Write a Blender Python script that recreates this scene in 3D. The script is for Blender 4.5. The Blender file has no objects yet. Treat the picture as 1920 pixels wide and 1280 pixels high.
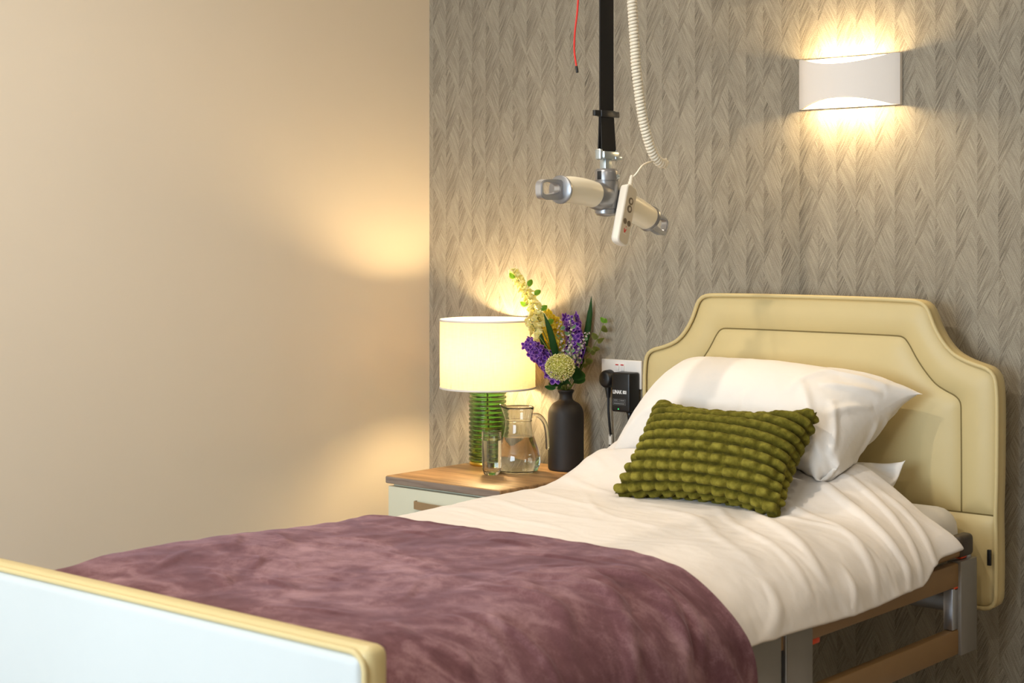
import bpy, bmesh, math, random
import numpy as np
from mathutils import Vector, Matrix
random.seed(7); np.random.seed(7)
R = math.radians
C = bpy.context.scene.collection
scn = bpy.context.scene

# ------------------------------------------------------------------ camera
FPX, YAW, HOR = 3100.0, R(40.5), 440.0
CAM = np.array([3.712, -3.931, 1.32])
FWD = np.array([-math.sin(YAW), math.cos(YAW), 0.0])
RGT = np.array([math.cos(YAW), math.sin(YAW), 0.0])
cd = bpy.data.cameras.new('camera'); cam = bpy.data.objects.new('camera', cd); C.objects.link(cam)
cam.location = CAM; cam.rotation_euler = (R(90), 0, YAW)
cd.sensor_width = 36; cd.lens = 36 * FPX / 1920; cd.shift_y = -(640 - HOR) / 1920
cd.clip_start = 0.05
cd.dof.use_dof = True; cd.dof.focus_distance = 4.55; cd.dof.aperture_fstop = 6.3
scn.camera = cam

# ------------------------------------------------------------------ world, window light, exposure
w = bpy.data.worlds.new('world'); scn.world = w; w.use_nodes = True
w.node_tree.nodes['Background'].inputs[0].default_value = (0.62, 0.80, 1.0, 1)
w.node_tree.nodes['Background'].inputs[1].default_value = 1.5
vs = scn.view_settings
vs.view_transform = 'Standard'; vs.look = 'None'; vs.exposure = -0.72; vs.gamma = 1.0
try: vs.use_curve_mapping = False
except Exception: pass
def light(name, kind, loc, power, color, rot=(0, 0, 0), **kw):
    l = bpy.data.lights.new(name, kind); l.energy = power; l.color = color
    for k, v in kw.items(): setattr(l, k, v)
    o = bpy.data.objects.new(name, l); C.objects.link(o); o.location = loc; o.rotation_euler = rot
    return o
WX0, WX1, WZ0, WZ1, WY = 0.35, 2.75, 0.55, 2.2, -5.6
light('window_daylight', 'AREA', ((WX0+WX1)/2, WY+0.06, (WZ0+WZ1)/2), 190, (0.72, 0.87, 1.0), (R(90), 0, 0),
      shape='RECTANGLE', size=WX1-WX0-0.1, size_y=WZ1-WZ0-0.1)
CEIL = 2.5
DOWN = [(0.72, -0.40, 0), (1.2, -1.75, 27), (3.1, -0.95, 5), (2.9, -2.9, 20), (1.0, -3.4, 27)]
WARM = (1.0, 0.87, 0.71)
for i, (x, y, p) in enumerate(DOWN):
    if i == 0:   # gimbal downlight tilted onto the bed
        dr = Vector((1.62-x, -0.95-y, 0.68-CEIL))
        light('downlight_beam', 'SPOT', (x, y, CEIL-0.03), 55, WARM, tuple(dr.to_track_quat('-Z', 'Y').to_euler()), spot_size=R(58), spot_blend=0.75, shadow_soft_size=0.03)
    else:
        light('downlight_beam', 'AREA', (x, y, CEIL-0.03), p, WARM, (0, 0, 0), shape='DISK', size=0.06)

# ------------------------------------------------------------------ helpers
def at(u, v, y=None, x=None, z=None, depth=None):
    ray = FWD + RGT*((u-960)/FPX) - np.array([0, 0, 1.0])*((v-HOR)/FPX)
    if y is not None: t = (y-CAM[1])/ray[1]
    elif x is not None: t = (x-CAM[0])/ray[0]
    elif z is not None: t = (z-CAM[2])/ray[2]
    else: t = depth
    return CAM + ray*t
def rootloc(o):
    while o.parent: o = o.parent
    return np.array(o.location)
def mesh(name, verts, faces, mat, parent=None, smooth=True, sharp=None):
    me = bpy.data.meshes.new(name)
    v = np.array(verts, float).reshape(-1, 3)
    if parent is not None: v = v - rootloc(parent)
    me.from_pydata(v.tolist(), [], [tuple(int(i) for i in f) for f in faces])
    me.validate(); me.update()
    if mat: me.materials.append(mat)
    if smooth:
        me.polygons.foreach_set('use_smooth', [True]*len(me.polygons))
        if sharp is not None:
            try: me.set_sharp_from_angle(angle=R(sharp))
            except Exception: pass
    o = bpy.data.objects.new(name, me); C.objects.link(o)
    if parent is not None: o.parent = parent
    return o
def frombm(name, bm, mat, parent=None, smooth=True, sharp=35):
    bmesh.ops.recalc_face_normals(bm, faces=bm.faces)
    v = [tuple(x.co) for x in bm.verts]; bm.verts.index_update()
    f = [[x.index for x in q.verts] for q in bm.faces]; bm.free()
    return mesh(name, v, f, mat, parent, smooth, sharp)
def join(*parts):
    V, F, n = [], [], 0
    for v, f in parts:
        v = np.array(v, float).reshape(-1, 3); V.append(v)
        F += [tuple(i+n for i in q) for q in f]; n += len(v)
    return np.vstack(V), F
def boxbm(lo, hi, bev=0.0, seg=2):
    bm = bmesh.new(); bmesh.ops.create_cube(bm, size=1)
    lo = Vector(lo); hi = Vector(hi)
    for v in bm.verts: v.co = Vector([(lo[i]+hi[i])/2 + v.co[i]*(hi[i]-lo[i]) for i in range(3)])
    if bev: bmesh.ops.bevel(bm, geom=bm.edges[:], offset=bev, segments=seg, profile=0.5, affect='EDGES')
    return bm
def box(name, lo, hi, mat, parent=None, bev=0.0, seg=2):
    return frombm(name, boxbm(lo, hi, bev, seg), mat, parent)
def lathe(prof, n=48, center=(0, 0, 0), cap0=False, cap1=False):
    prof = np.array(prof, float); a = np.linspace(0, 2*math.pi, n, endpoint=False); k = len(prof)
    V = np.zeros((k, n, 3)); V[..., 0] = prof[:, 0:1]*np.cos(a); V[..., 1] = prof[:, 0:1]*np.sin(a); V[..., 2] = prof[:, 1:2]
    V = V.reshape(-1, 3) + np.array(center)
    F = [(i*n+j, i*n+(j+1) % n, (i+1)*n+(j+1) % n, (i+1)*n+j) for i in range(k-1) for j in range(n)]
    if cap0: F.append(tuple(range(n-1, -1, -1)))
    if cap1: F.append(tuple((k-1)*n+j for j in range(n)))
    return V, F
def dense(prof, step=0.0025):
    out = [prof[0]]
    for a, b in zip(prof[:-1], prof[1:]):
        k = max(1, int(math.hypot(b[0]-a[0], b[1]-a[1])/step)); out += [(a[0]+(b[0]-a[0])*i/k, a[1]+(b[1]-a[1])*i/k) for i in range(1, k+1)]
    return out
def smoothpath(P, n):
    P = np.array(P, float); k = len(P)
    Q = np.vstack([2*P[0]-P[1], P, 2*P[-1]-P[-2]])
    t = np.linspace(0, k-1-1e-9, n); i = t.astype(int); f = (t-i)[:, None]
    a, b, c, d = Q[i], Q[i+1], Q[i+2], Q[i+3]
    return 0.5*((2*b)+(-a+c)*f+(2*a-5*b+4*c-d)*f**2+(-a+3*b-3*c+d)*f**3)
def frames(P):
    P = np.array(P, float); T = np.gradient(P, axis=0); T /= np.linalg.norm(T, axis=1)[:, None]+1e-12
    N = np.zeros_like(P); up = np.array([0.13, 0.9, 0.42]); 
    if abs(T[0]@up)/np.linalg.norm(up) > 0.9: up = np.array([1.0, 0.1, 0])
    n = up-T[0]*(up@T[0]); n /= np.linalg.norm(n)
    for i in range(len(P)):
        n = n-T[i]*(n@T[i]); n /= np.linalg.norm(n)+1e-12; N[i] = n
    return T, N, np.cross(T, N)
def tube(path, r, n=8, cap=True, closed=False):
    P = np.array(path, float); k = len(P); r = np.broadcast_to(np.array(r, float), (k,))
    T, N, B = frames(P)
    a = np.linspace(0, 2*math.pi, n, endpoint=False)
    V = P[:, None]+r[:, None, None]*(np.cos(a)[None, :, None]*N[:, None]+np.sin(a)[None, :, None]*B[:, None])
    V = V.reshape(-1, 3)
    m = k if closed else k-1
    F = [(i*n+j, i*n+(j+1) % n, ((i+1) % k)*n+(j+1) % n, ((i+1) % k)*n+j) for i in range(m) for j in range(n)]
    if cap and not closed: F += [tuple(range(n-1, -1, -1)), tuple((k-1)*n+j for j in range(n))]
    return V, F
def prism(poly, fn, t0, t1):
    """extrude 2D outline; fn(a,b,t) -> 3D"""
    n = len(poly)
    V = [fn(a, b, t0) for a, b in poly]+[fn(a, b, t1) for a, b in poly]
    F = [tuple(range(n-1, -1, -1)), tuple(range(n, 2*n))]+[(i, (i+1) % n, n+(i+1) % n, n+i) for i in range(n)]
    return V, F
def gridfaces(nv, nu, off=0, flip=False):
    F = []
    for j in range(nv-1):
        for i in range(nu-1):
            a = off+j*nu+i; q = (a, a+1, a+nu+1, a+nu)
            F.append(q[::-1] if flip else q)
    return F
def thing(name, label, cat, loc=(0, 0, 0), group=None):
    o = bpy.data.objects.new(name, None); C.objects.link(o); o.location = loc; o.empty_display_size = 0.05
    return tag(o, label, cat, group)
def tag(o, label, cat, group=None):
    o['label'] = label; o['category'] = cat
    if group: o['group'] = group
    return o
def struct(o, label=None):
    o['kind'] = 'structure'
    if label: o['label'] = label
    return o
def mod(o, kind, **kw):
    m = o.modifiers.new(kind.lower(), kind)
    for k, v in kw.items(): setattr(m, k, v)
    return m
def sstep(a, b, x):
    t = np.clip((x-a)/(b-a), 0, 1); return t*t*(3-2*t)
# numpy gradient noise
_perm = np.random.RandomState(3).permutation(512); _ang = np.random.RandomState(5).rand(512)*2*math.pi
def pn(x, y, seed=0):
    x = np.asarray(x, float); y = np.asarray(y, float)
    xi = np.floor(x).astype(int); yi = np.floor(y).astype(int); xf = x-xi; yf = y-yi
    u = xf**3*(xf*(xf*6-15)+10); v = yf**3*(yf*(yf*6-15)+10)
    def g(ix, iy, dx, dy):
        h = _ang[_perm[(_perm[(ix+seed*37) % 512]+iy) % 512]]; return np.cos(h)*dx+np.sin(h)*dy
    a = g(xi, yi, xf, yf); b = g(xi+1, yi, xf-1, yf); c = g(xi, yi+1, xf, yf-1); d = g(xi+1, yi+1, xf-1, yf-1)
    return (a+u*(b-a))+v*((c+u*(d-c))-(a+u*(b-a)))
def fbm(x, y, o=3, seed=0):
    s = 0; a = 1.0
    for k in range(o): s = s+a*pn(x*2**k, y*2**k, seed+k); a *= 0.5
    return s
def ridge(x, y, seed=0): return 1-np.abs(pn(x, y, seed))*2.2

# ------------------------------------------------------------------ materials
class N:
    def __init__(s, name):
        s.m = bpy.data.materials.new(name); s.m.use_nodes = True; s.t = s.m.node_tree; s.b = s.t.nodes['Principled BSDF']
    def node(s, kind, **kw):
        n = s.t.nodes.new(kind)
        for k, v in kw.items(): setattr(n, k, v)
        return n
    def put(s, sock, v):
        if isinstance(v, bpy.types.NodeSocket): s.t.links.new(v, sock)
        elif v is not None: sock.default_value = v
    def math(s, op, a, b=None, c=None):
        n = s.node('ShaderNodeMath', operation=op)
        for i, v in enumerate((a, b, c)): s.put(n.inputs[i], v)
        return n.outputs[0]
    def vec(s, x, y, z):
        n = s.node('ShaderNodeCombineXYZ'); s.put(n.inputs[0], x); s.put(n.inputs[1], y); s.put(n.inputs[2], z); return n.outputs[0]
    def coord(s, kind='Object'): return s.node('ShaderNodeTexCoord').outputs[kind]
    def mapping(s, v, scale=(1, 1, 1), rot=(0, 0, 0), loc=(0, 0, 0)):
        n = s.node('ShaderNodeMapping'); s.put(n.inputs[0], v); n.inputs['Scale'].default_value = scale
        n.inputs['Rotation'].default_value = rot; n.inputs['Location'].default_value = loc; return n.outputs[0]
    def noise(s, v, scale=5, detail=3, rough=0.5, dist=0.0):
        n = s.node('ShaderNodeTexNoise'); s.put(n.inputs['Vector'], v); n.inputs['Scale'].default_value = scale
        n.inputs['Detail'].default_value = detail; n.inputs['Roughness'].default_value = rough; n.inputs['Distortion'].default_value = dist
        return n.outputs['Fac']
    def ramp(s, f, stops):
        n = s.node('ShaderNodeValToRGB'); s.put(n.inputs[0], f); e = n.color_ramp.elements
        while len(e) < len(stops): e.new(0.5)
        for q, (p, c) in zip(e, stops): q.position = p; q.color = (*c, 1)
        return n.outputs[0]
    def mix(s, f, a, b, mode='MIX'):
        n = s.node('ShaderNodeMix', data_type='RGBA', blend_type=mode); s.put(n.inputs[0], f)
        s.put(n.inputs[6], (*a, 1) if isinstance(a, tuple) else a); s.put(n.inputs[7], (*b, 1) if isinstance(b, tuple) else b)
        return n.outputs[2]
    def bump(s, h, strength=0.3, dist=0.01):
        n = s.node('ShaderNodeBump'); s.put(n.inputs['Height'], h); n.inputs['Strength'].default_value = strength
        n.inputs['Distance'].default_value = dist; s.put(s.b.inputs['Normal'], n.outputs[0])
    def set(s, **kw):
        names = dict(color='Base Color', rough='Roughness', metal='Metallic', trans='Transmission Weight', ior='IOR', sheen='Sheen Weight',
                     sheen_rough='Sheen Roughness', sheen_tint='Sheen Tint', coat='Coat Weight', emit='Emission Color', estr='Emission Strength',
                     spec='Specular IOR Level', sss='Subsurface Weight', alpha='Alpha')
        for k, v in kw.items():
            if isinstance(v, tuple) and len(v) == 3: v = (*v, 1)
            s.put(s.b.inputs[names[k]], v)
        return s
def srgb(r, g, b):
    f = lambda c: c/12.92 if c <= 0.04045 else ((c+0.055)/1.055)**2.4
    return (f(r/255), f(g/255), f(b/255))
def plain(name, col, rough=0.5, vary=0.06, scale=8, bump=0.0, bscale=60, bdist=0.002, **kw):
    n = N(name); c = n.coord()
    f = n.noise(c, scale, 3)
    n.set(color=n.mix(f, tuple(x*(1-vary) for x in col), tuple(min(1, x*(1+vary)) for x in col)), rough=rough, **kw)
    if bump: n.bump(n.noise(c, bscale, 4), bump, bdist)
    return n.m
M = {}
def wallpaper():
    n = N('wallpaper'); sep = n.node('ShaderNodeSeparateXYZ'); n.put(sep.inputs[0], n.coord())
    x0, z0 = sep.outputs[0], sep.outputs[2]
    W_, P_, S_ = 0.057, 0.245, 1.95
    wob = n.math('MULTIPLY', n.math('SUBTRACT', n.noise(n.vec(n.math('MULTIPLY', x0, 9), 0, n.math('MULTIPLY', z0, 9)), 1, 3), 0.5), 0.012)
    x = n.math('ADD', n.math('ADD', x0, 5.0), wob); z = n.math('ADD', z0, wob)
    xs = n.math('DIVIDE', x, W_); i = n.math('FLOOR', xs)
    a = n.math('MULTIPLY', n.math('SUBTRACT', xs, i), W_); b = n.math('SUBTRACT', W_, a)
    par = n.math('FLOORED_MODULO', i, 2.0)
    def rnd(v, amp):
        q = n.node('ShaderNodeTexWhiteNoise', noise_dimensions='1D'); n.put(q.inputs['W'], v)
        return n.math('MULTIPLY', q.outputs['Value'], amp)
    i1 = n.math('ADD', i, 1.0)
    oL = n.math('ADD', n.math('MULTIPLY', par, P_/2), rnd(i, 0.07))
    oR = n.math('ADD', n.math('MULTIPLY', n.math('SUBTRACT', 1.0, par), P_/2), rnd(i1, 0.07))
    rL = n.math('SUBTRACT', z, n.math('MULTIPLY', a, S_)); rR = n.math('SUBTRACT', z, n.math('MULTIPLY', b, S_))
    def tip(r, o): return n.math('ADD', n.math('MULTIPLY', n.math('FLOOR', n.math('DIVIDE', n.math('SUBTRACT', r, o), P_)), P_), o)
    kL, kR = tip(rL, oL), tip(rR, oR)
    win = n.math('GREATER_THAN', kR, kL)
    def sel(p, q): return n.math('ADD', p, n.math('MULTIPLY', win, n.math('SUBTRACT', q, p)))
    h, al, k = sel(rL, rR), sel(a, b), sel(kL, kR)
    e = n.math('SUBTRACT', h, k)
    seed = n.math('ADD', n.math('MULTIPLY', i, 3.7), n.math('ADD', n.math('MULTIPLY', win, 11.3), n.math('MULTIPLY', k, 17.0)))
    st = n.noise(n.vec(n.math('MULTIPLY', h, 290), n.math('MULTIPLY', al, 38), seed), 1.0, 3, 0.6)
    st2 = n.noise(n.vec(n.math('MULTIPLY', h, 110), n.math('MULTIPLY', al, 10), seed), 1.0, 2, 0.5)
    grain = n.noise(n.vec(n.math('MULTIPLY', x0, 800), 0, n.math('MULTIPLY', z0, 520)), 1.0, 2, 0.7)
    big = n.noise(n.vec(n.math('MULTIPLY', x0, 2.5), 0, n.math('MULTIPLY', z0, 2.5)), 1.0, 2)
    mid = n.noise(n.vec(n.math('MULTIPLY', x0, 22), 0, n.math('MULTIPLY', z0, 12)), 1.0, 2)
    inv = n.math('SUBTRACT', 1.0, win)
    near = n.math('POWER', n.math('SUBTRACT', 1.0, n.math('DIVIDE', al, W_)), 1.3)
    tone = n.math('ADD', n.math('MULTIPLY', n.math('SUBTRACT', big, 0.5), 0.20), n.math('MULTIPLY', n.math('SUBTRACT', mid, 0.5), 0.14))
    tone = n.math('ADD', tone, n.math('MULTIPLY', n.math('MULTIPLY', n.math('MULTIPLY', inv, near), mid), -0.15))
    tone = n.math('ADD', tone, n.math('MULTIPLY', win, 0.035))
    ampl = n.math('ADD', 0.75, n.math('MULTIPLY', n.math('MULTIPLY', inv, near), 0.65))
    v = n.math('ADD', n.math('MULTIPLY', ampl, n.math('ADD', n.math('MULTIPLY', n.math('SUBTRACT', st, 0.5), 1.05), n.math('MULTIPLY', n.math('SUBTRACT', st2, 0.5), 0.28))),
               n.math('MULTIPLY', n.math('SUBTRACT', grain, 0.5), 1.05))
    v = n.math('ADD', n.math('ADD', v, tone), 0.53)
    col = n.ramp(v, [(0.12, srgb(88, 82, 72)), (0.38, srgb(131, 123, 109)), (0.55, srgb(157, 149, 133)), (0.72, srgb(176, 168, 151)), (0.95, srgb(204, 196, 178))])
    n.set(color=col, rough=0.6, spec=0.35); n.bump(v, 0.5, 0.004)
    return n.m
M['paper'] = wallpaper()
M['paint'] = plain('beige_paint', srgb(221, 210, 192), 0.75, 0.02, 3, 0.05, 220, 0.001)
M['paint2'] = plain('cream_paint', srgb(214, 200, 176), 0.8, 0.02, 3, 0.05, 220, 0.001)
M['ceiling'] = plain('ceiling_white', srgb(232, 228, 220), 0.85, 0.02, 3)
M['white_trim'] = plain('white_trim', srgb(235, 232, 226), 0.4, 0.02, 3)
def floor_mat():
    n = N('floor_vinyl'); c = n.coord()
    br = n.node('ShaderNodeTexBrick'); n.put(br.inputs['Vector'], n.mapping(c, (1, 1, 1), (0, 0, R(90))))
    br.inputs['Scale'].default_value = 1; br.inputs['Brick Width'].default_value = 1.2; br.inputs['Row Height'].default_value = 0.15; br.inputs['Mortar Size'].default_value = 0.002
    br.inputs['Color1'].default_value = (*srgb(140, 116, 90), 1); br.inputs['Color2'].default_value = (*srgb(122, 100, 78), 1); br.inputs['Mortar'].default_value = (*srgb(70, 58, 46), 1)
    g = n.noise(n.mapping(c, (30, 2, 30)), 1, 4)
    n.set(color=n.mix(0.4, br.outputs[0], n.ramp(g, [(0.3, srgb(95, 76, 58)), (0.7, srgb(160, 134, 104))])), rough=0.4)
    return n.m
M['floor'] = floor_mat()
def leather(name, col, rough=0.42):
    n = N(name); c = n.coord()
    vo = n.node('ShaderNodeTexVoronoi', feature='DISTANCE_TO_EDGE'); n.put(vo.inputs['Vector'], c); vo.inputs['Scale'].default_value = 420
    f = n.noise(c, 3.0, 3)
    n.set(color=n.mix(f, tuple(x*0.94 for x in col), tuple(x*1.05 for x in col)), rough=n.math('ADD', n.math('MULTIPLY', f, 0.12), rough-0.06), spec=0.4)
    h = n.math('ADD', n.math('MULTIPLY', vo.outputs[0], 0.5), n.math('MULTIPLY', n.noise(c, 14, 3), 0.6))
    n.bump(h, 0.12, 0.003); return n.m
M['hide'] = leather('cream_vinyl', srgb(206, 188, 138))
M['hide_daylit'] = leather('daylit_vinyl', srgb(200, 207, 208), 0.45)  # paler, cooler copy of the cream vinyl; window daylight is in the colour
M['groove'] = plain('seam_shadow_thread', srgb(120, 104, 60), 0.7)  # seam thread darkened to stand in for shade in the padding grooves
def cotton(name, col, bscale=900):
    n = N(name); c = n.coord()
    wv = n.math('MULTIPLY', n.noise(n.mapping(c, (bscale, bscale*0.25, bscale)), 1, 2), 1.0)
    f = n.noise(c, 4, 3)
    n.set(color=n.mix(f, tuple(x*0.97 for x in col), tuple(min(1, x*1.02) for x in col)), rough=0.82, sheen=0.15, sheen_rough=0.5, spec=0.25)
    h = n.math('ADD', n.math('MULTIPLY', wv, 0.12), n.math('MULTIPLY', n.noise(c, 26, 4, 0.6, 0.6), 1.0))
    n.bump(h, 0.16, 0.008); return n.m
M['linen'] = cotton('white_cotton', srgb(228, 221, 214))
M['pcase'] = cotton('white_pillowcase', srgb(231, 226, 220))
M['sheet'] = cotton('white_fitted_sheet', srgb(226, 220, 212))
def velvet():
    n = N('plum_fleece'); c = n.coord()
    f1 = n.noise(n.mapping(c, (3.2, 5, 3.2), (0, 0, R(25))), 1, 6, 0.62, 1.6); f2 = n.noise(n.mapping(c, (22, 26, 22), (0, 0, R(-20))), 1, 4, 0.65, 0.6); f3 = n.noise(c, 480, 2)
    v = n.math('ADD', n.math('ADD', n.math('MULTIPLY', f1, 0.62), n.math('MULTIPLY', f2, 0.25)), n.math('MULTIPLY', f3, 0.16))
    col = n.ramp(v, [(0.36, srgb(80, 50, 54)), (0.50, srgb(105, 72, 77)), (0.66, srgb(154, 121, 126))])
    n.set(color=col, rough=0.9, sheen=0.34, sheen_rough=0.35, sheen_tint=srgb(225, 190, 205), spec=0.1)
    n.bump(n.math('ADD', n.math('MULTIPLY', f3, 0.5), n.math('MULTIPLY', f2, 0.5)), 0.25, 0.004); return n.m
M['plum'] = velvet()
def olive():
    n = N('olive_velvet'); c = n.coord(); at_ = n.node('ShaderNodeAttribute', attribute_name='rib_tone')
    f = n.noise(c, 60, 4, 0.6, 0.5); f3 = n.noise(c, 500, 2)
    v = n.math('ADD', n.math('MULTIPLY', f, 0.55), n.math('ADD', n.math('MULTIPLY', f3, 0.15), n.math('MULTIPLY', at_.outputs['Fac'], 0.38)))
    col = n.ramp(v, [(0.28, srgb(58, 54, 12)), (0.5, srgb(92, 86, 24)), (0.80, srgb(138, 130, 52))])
    n.set(color=col, rough=0.85, sheen=0.35, sheen_rough=0.3, sheen_tint=srgb(215, 210, 120), spec=0.15)
    n.bump(n.math('ADD', f3, f), 0.25, 0.002); return n.m
M['olive'] = olive()
def wood(name, cols, axis='x'):
    n = N(name); c = n.coord()
    sc = (2.2, 30, 30) if axis == 'x' else (30, 30, 2.2)
    g = n.noise(n.mapping(c, sc), 1, 5, 0.6, 0.7); g2 = n.noise(n.mapping(c, tuple(s*5 for s in sc)), 1, 3)
    v = n.math('ADD', n.math('MULTIPLY', g, 0.75), n.math('MULTIPLY', g2, 0.25))
    n.set(color=n.ramp(v, [(0.33, cols[0]), (0.5, cols[1]), (0.66, cols[2])]), rough=0.42, spec=0.4); n.bump(v, 0.08, 0.002)
    return n.m
M['walnut'] = wood('walnut_laminate', [srgb(112, 86, 60), srgb(160, 126, 88), srgb(190, 154, 112)])
M['walnut_edge'] = wood('walnut_edge_band', [srgb(96, 82, 74), srgb(136, 120, 108), srgb(160, 144, 130)])
M['lacquer'] = plain('pale_cream_lacquer', srgb(218, 218, 196), 0.35, 0.015, 3)
M['bronze'] = plain('brushed_bronze', srgb(176, 150, 116), 0.4, 0.08, 90, metal=0.5)
M['rail'] = plain('brown_rail_laminate', srgb(150, 116, 72), 0.42, 0.06, 20)
M['rail_cap'] = plain('dark_brown_plastic', srgb(66, 56, 46), 0.45, 0.05, 30)
M['steel'] = plain('grey_painted_steel', srgb(150, 145, 138), 0.38, 0.04, 14, metal=0.55)
M['alu'] = plain('brushed_aluminium', srgb(196, 198, 204), 0.28, 0.05, 60, metal=0.9)
M['zinc'] = plain('zinc_plated_steel', srgb(190, 200, 205), 0.3, 0.06, 40, metal=0.9)
M['alu_paint'] = plain('silver_paint', srgb(150, 150, 152), 0.30, 0.03, 30, metal=0.7)
M['orange'] = plain('orange_plastic', srgb(232, 78, 22), 0.4)
M['black'] = plain('black_plastic', srgb(22, 22, 24), 0.38, 0.1, 20)
M['slot'] = plain('black_slot', srgb(12, 14, 18), 0.6)
M['web'] = plain('black_webbing', srgb(16, 14, 13), 0.85, 0.2, 200, 0.3, 700, 0.001)
M['cream_pl'] = plain('cream_plastic', srgb(236, 228, 206), 0.35, 0.02, 6)
M['hand'] = plain('light_grey_plastic', srgb(226, 220, 208), 0.4, 0.02, 6)
M['hand_face'] = plain('handset_face', srgb(208, 198, 178), 0.45, 0.02, 6)
M['button'] = plain('dark_grey_button', srgb(108, 94, 76), 0.5)
M['red'] = plain('red_cord', srgb(215, 40, 28), 0.5, 0.1, 300)
M['coil'] = plain('cream_cable', srgb(232, 224, 206), 0.4, 0.02, 10)
M['socket'] = plain('white_socket_plastic', srgb(236, 232, 228), 0.3, 0.01, 5)
M['redmark'] = plain('red_mark', srgb(205, 40, 40), 0.4)
M['print'] = plain('white_print', srgb(232, 232, 232), 0.5, 0.02)
M['print_grey'] = plain('grey_print', srgb(120, 122, 124), 0.5, 0.02)
M['vase'] = plain('matt_black_ceramic', srgb(36, 30, 26), 0.60, 0.1, 10, 0.08, 90, 0.001)
M['plaster'] = plain('white_plaster', srgb(236, 230, 224), 0.7, 0.015, 8)
M['gold'] = plain('brass_ring', srgb(214, 176, 70), 0.25, 0.05, 20, metal=0.9)
def emis(name, col, s):
    n = N(name); n.set(color=col, emit=col, estr=s); return n.m
M['led_green'] = emis('green_led', (0.05, 0.9, 0.2), 1.2)
M['bulb'] = emis('warm_bulb', (1.0, 0.70, 0.35), 620)
M['led_warm'] = emis('warm_led_strip', (1.0, 0.72, 0.34), 24)
M['down'] = emis('downlight_lens', (1.0, 0.8, 0.55), 6)
def glass(name, col, rough=0.0, ior=1.47):
    n = N(name); n.set(color=col, rough=rough, trans=1.0, ior=ior); return n.m
M['glass'] = glass('clear_glass', (0.97, 0.985, 0.975))
M['water'] = glass('water', (0.985, 0.995, 0.99), 0.0, 1.33)
M['green_glass'] = glass('green_glass', (0.46, 0.86, 0.34), 0.0)
def shade_mat():
    n = N('lampshade_linen'); t = n.t; c = n.coord()
    wv = n.math('ADD', n.math('MULTIPLY', n.noise(n.mapping(c, (40, 40, 700)), 1, 2), 0.5), n.math('MULTIPLY', n.noise(n.mapping(c, (500, 500, 18)), 1, 2), 0.5))
    col = n.ramp(wv, [(0.3, (0.62, 0.56, 0.42)), (0.7, (0.76, 0.71, 0.56))])
    d = n.node('ShaderNodeBsdfDiffuse'); tr = n.node('ShaderNodeBsdfTranslucent'); mx = n.node('ShaderNodeMixShader')
    n.put(d.inputs[0], col); n.put(tr.inputs[0], n.mix(1.0, col, (0.96, 0.82, 0.66), 'MULTIPLY')); mx.inputs[0].default_value = 0.17
    t.links.new(d.outputs[0], mx.inputs[1]); t.links.new(tr.outputs[0], mx.inputs[2])
    out = [q for q in t.nodes if q.type == 'OUTPUT_MATERIAL'][0]; t.links.new(mx.outputs[0], out.inputs[0]); return n.m
M['shade'] = shade_mat()
def petal(name, inner, rim, trans=0.35):
    n = N(name); t = n.t; a = n.node('ShaderNodeAttribute', attribute_name='rim'); c = n.coord()
    f = n.math('ADD', a.outputs['Fac'], n.math('MULTIPLY', n.math('SUBTRACT', n.noise(c, 120, 3), 0.5), 0.35))
    col = n.ramp(f, [(0.50, inner), (1.0, rim)])
    n.set(color=col, rough=0.6, spec=0.25)
    tr = n.node('ShaderNodeBsdfTranslucent'); n.put(tr.inputs[0], col); mx = n.node('ShaderNodeMixShader'); mx.inputs[0].default_value = trans
    out = [q for q in t.nodes if q.type == 'OUTPUT_MATERIAL'][0]
    t.links.new(n.b.outputs[0], mx.inputs[1]); t.links.new(tr.outputs[0], mx.inputs[2]); t.links.new(mx.outputs[0], out.inputs[0]); return n.m
M['purple'] = petal('purple_petal', srgb(74, 24, 136), srgb(184, 130, 218))
M['yellow'] = petal('yellow_petal', srgb(225, 205, 40), srgb(248, 236, 110), 0.5)
M['pale'] = petal('pale_yellow_petal', srgb(236, 230, 150), srgb(252, 250, 215), 0.5)
M['white_bud'] = petal('white_bud', srgb(206, 190, 196), srgb(244, 240, 232))
M['cream_bud'] = petal('cream_bud', srgb(206, 204, 104), srgb(246, 240, 184), 0.2)
M['leaf'] = petal('dark_leaf', srgb(34, 74, 30), srgb(64, 112, 44), 0.2)
M['leaf2'] = petal('fresh_leaf', srgb(104, 152, 44), srgb(150, 190, 70), 0.4)
M['leaf3'] = petal('olive_leaf', srgb(92, 98, 40), srgb(120, 124, 56), 0.25)
M['leaf4'] = petal('grey_green_leaf', srgb(96, 132, 92), srgb(150, 178, 136), 0.25)
M['stem'] = plain('green_stem', srgb(104, 120, 44), 0.6)

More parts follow.
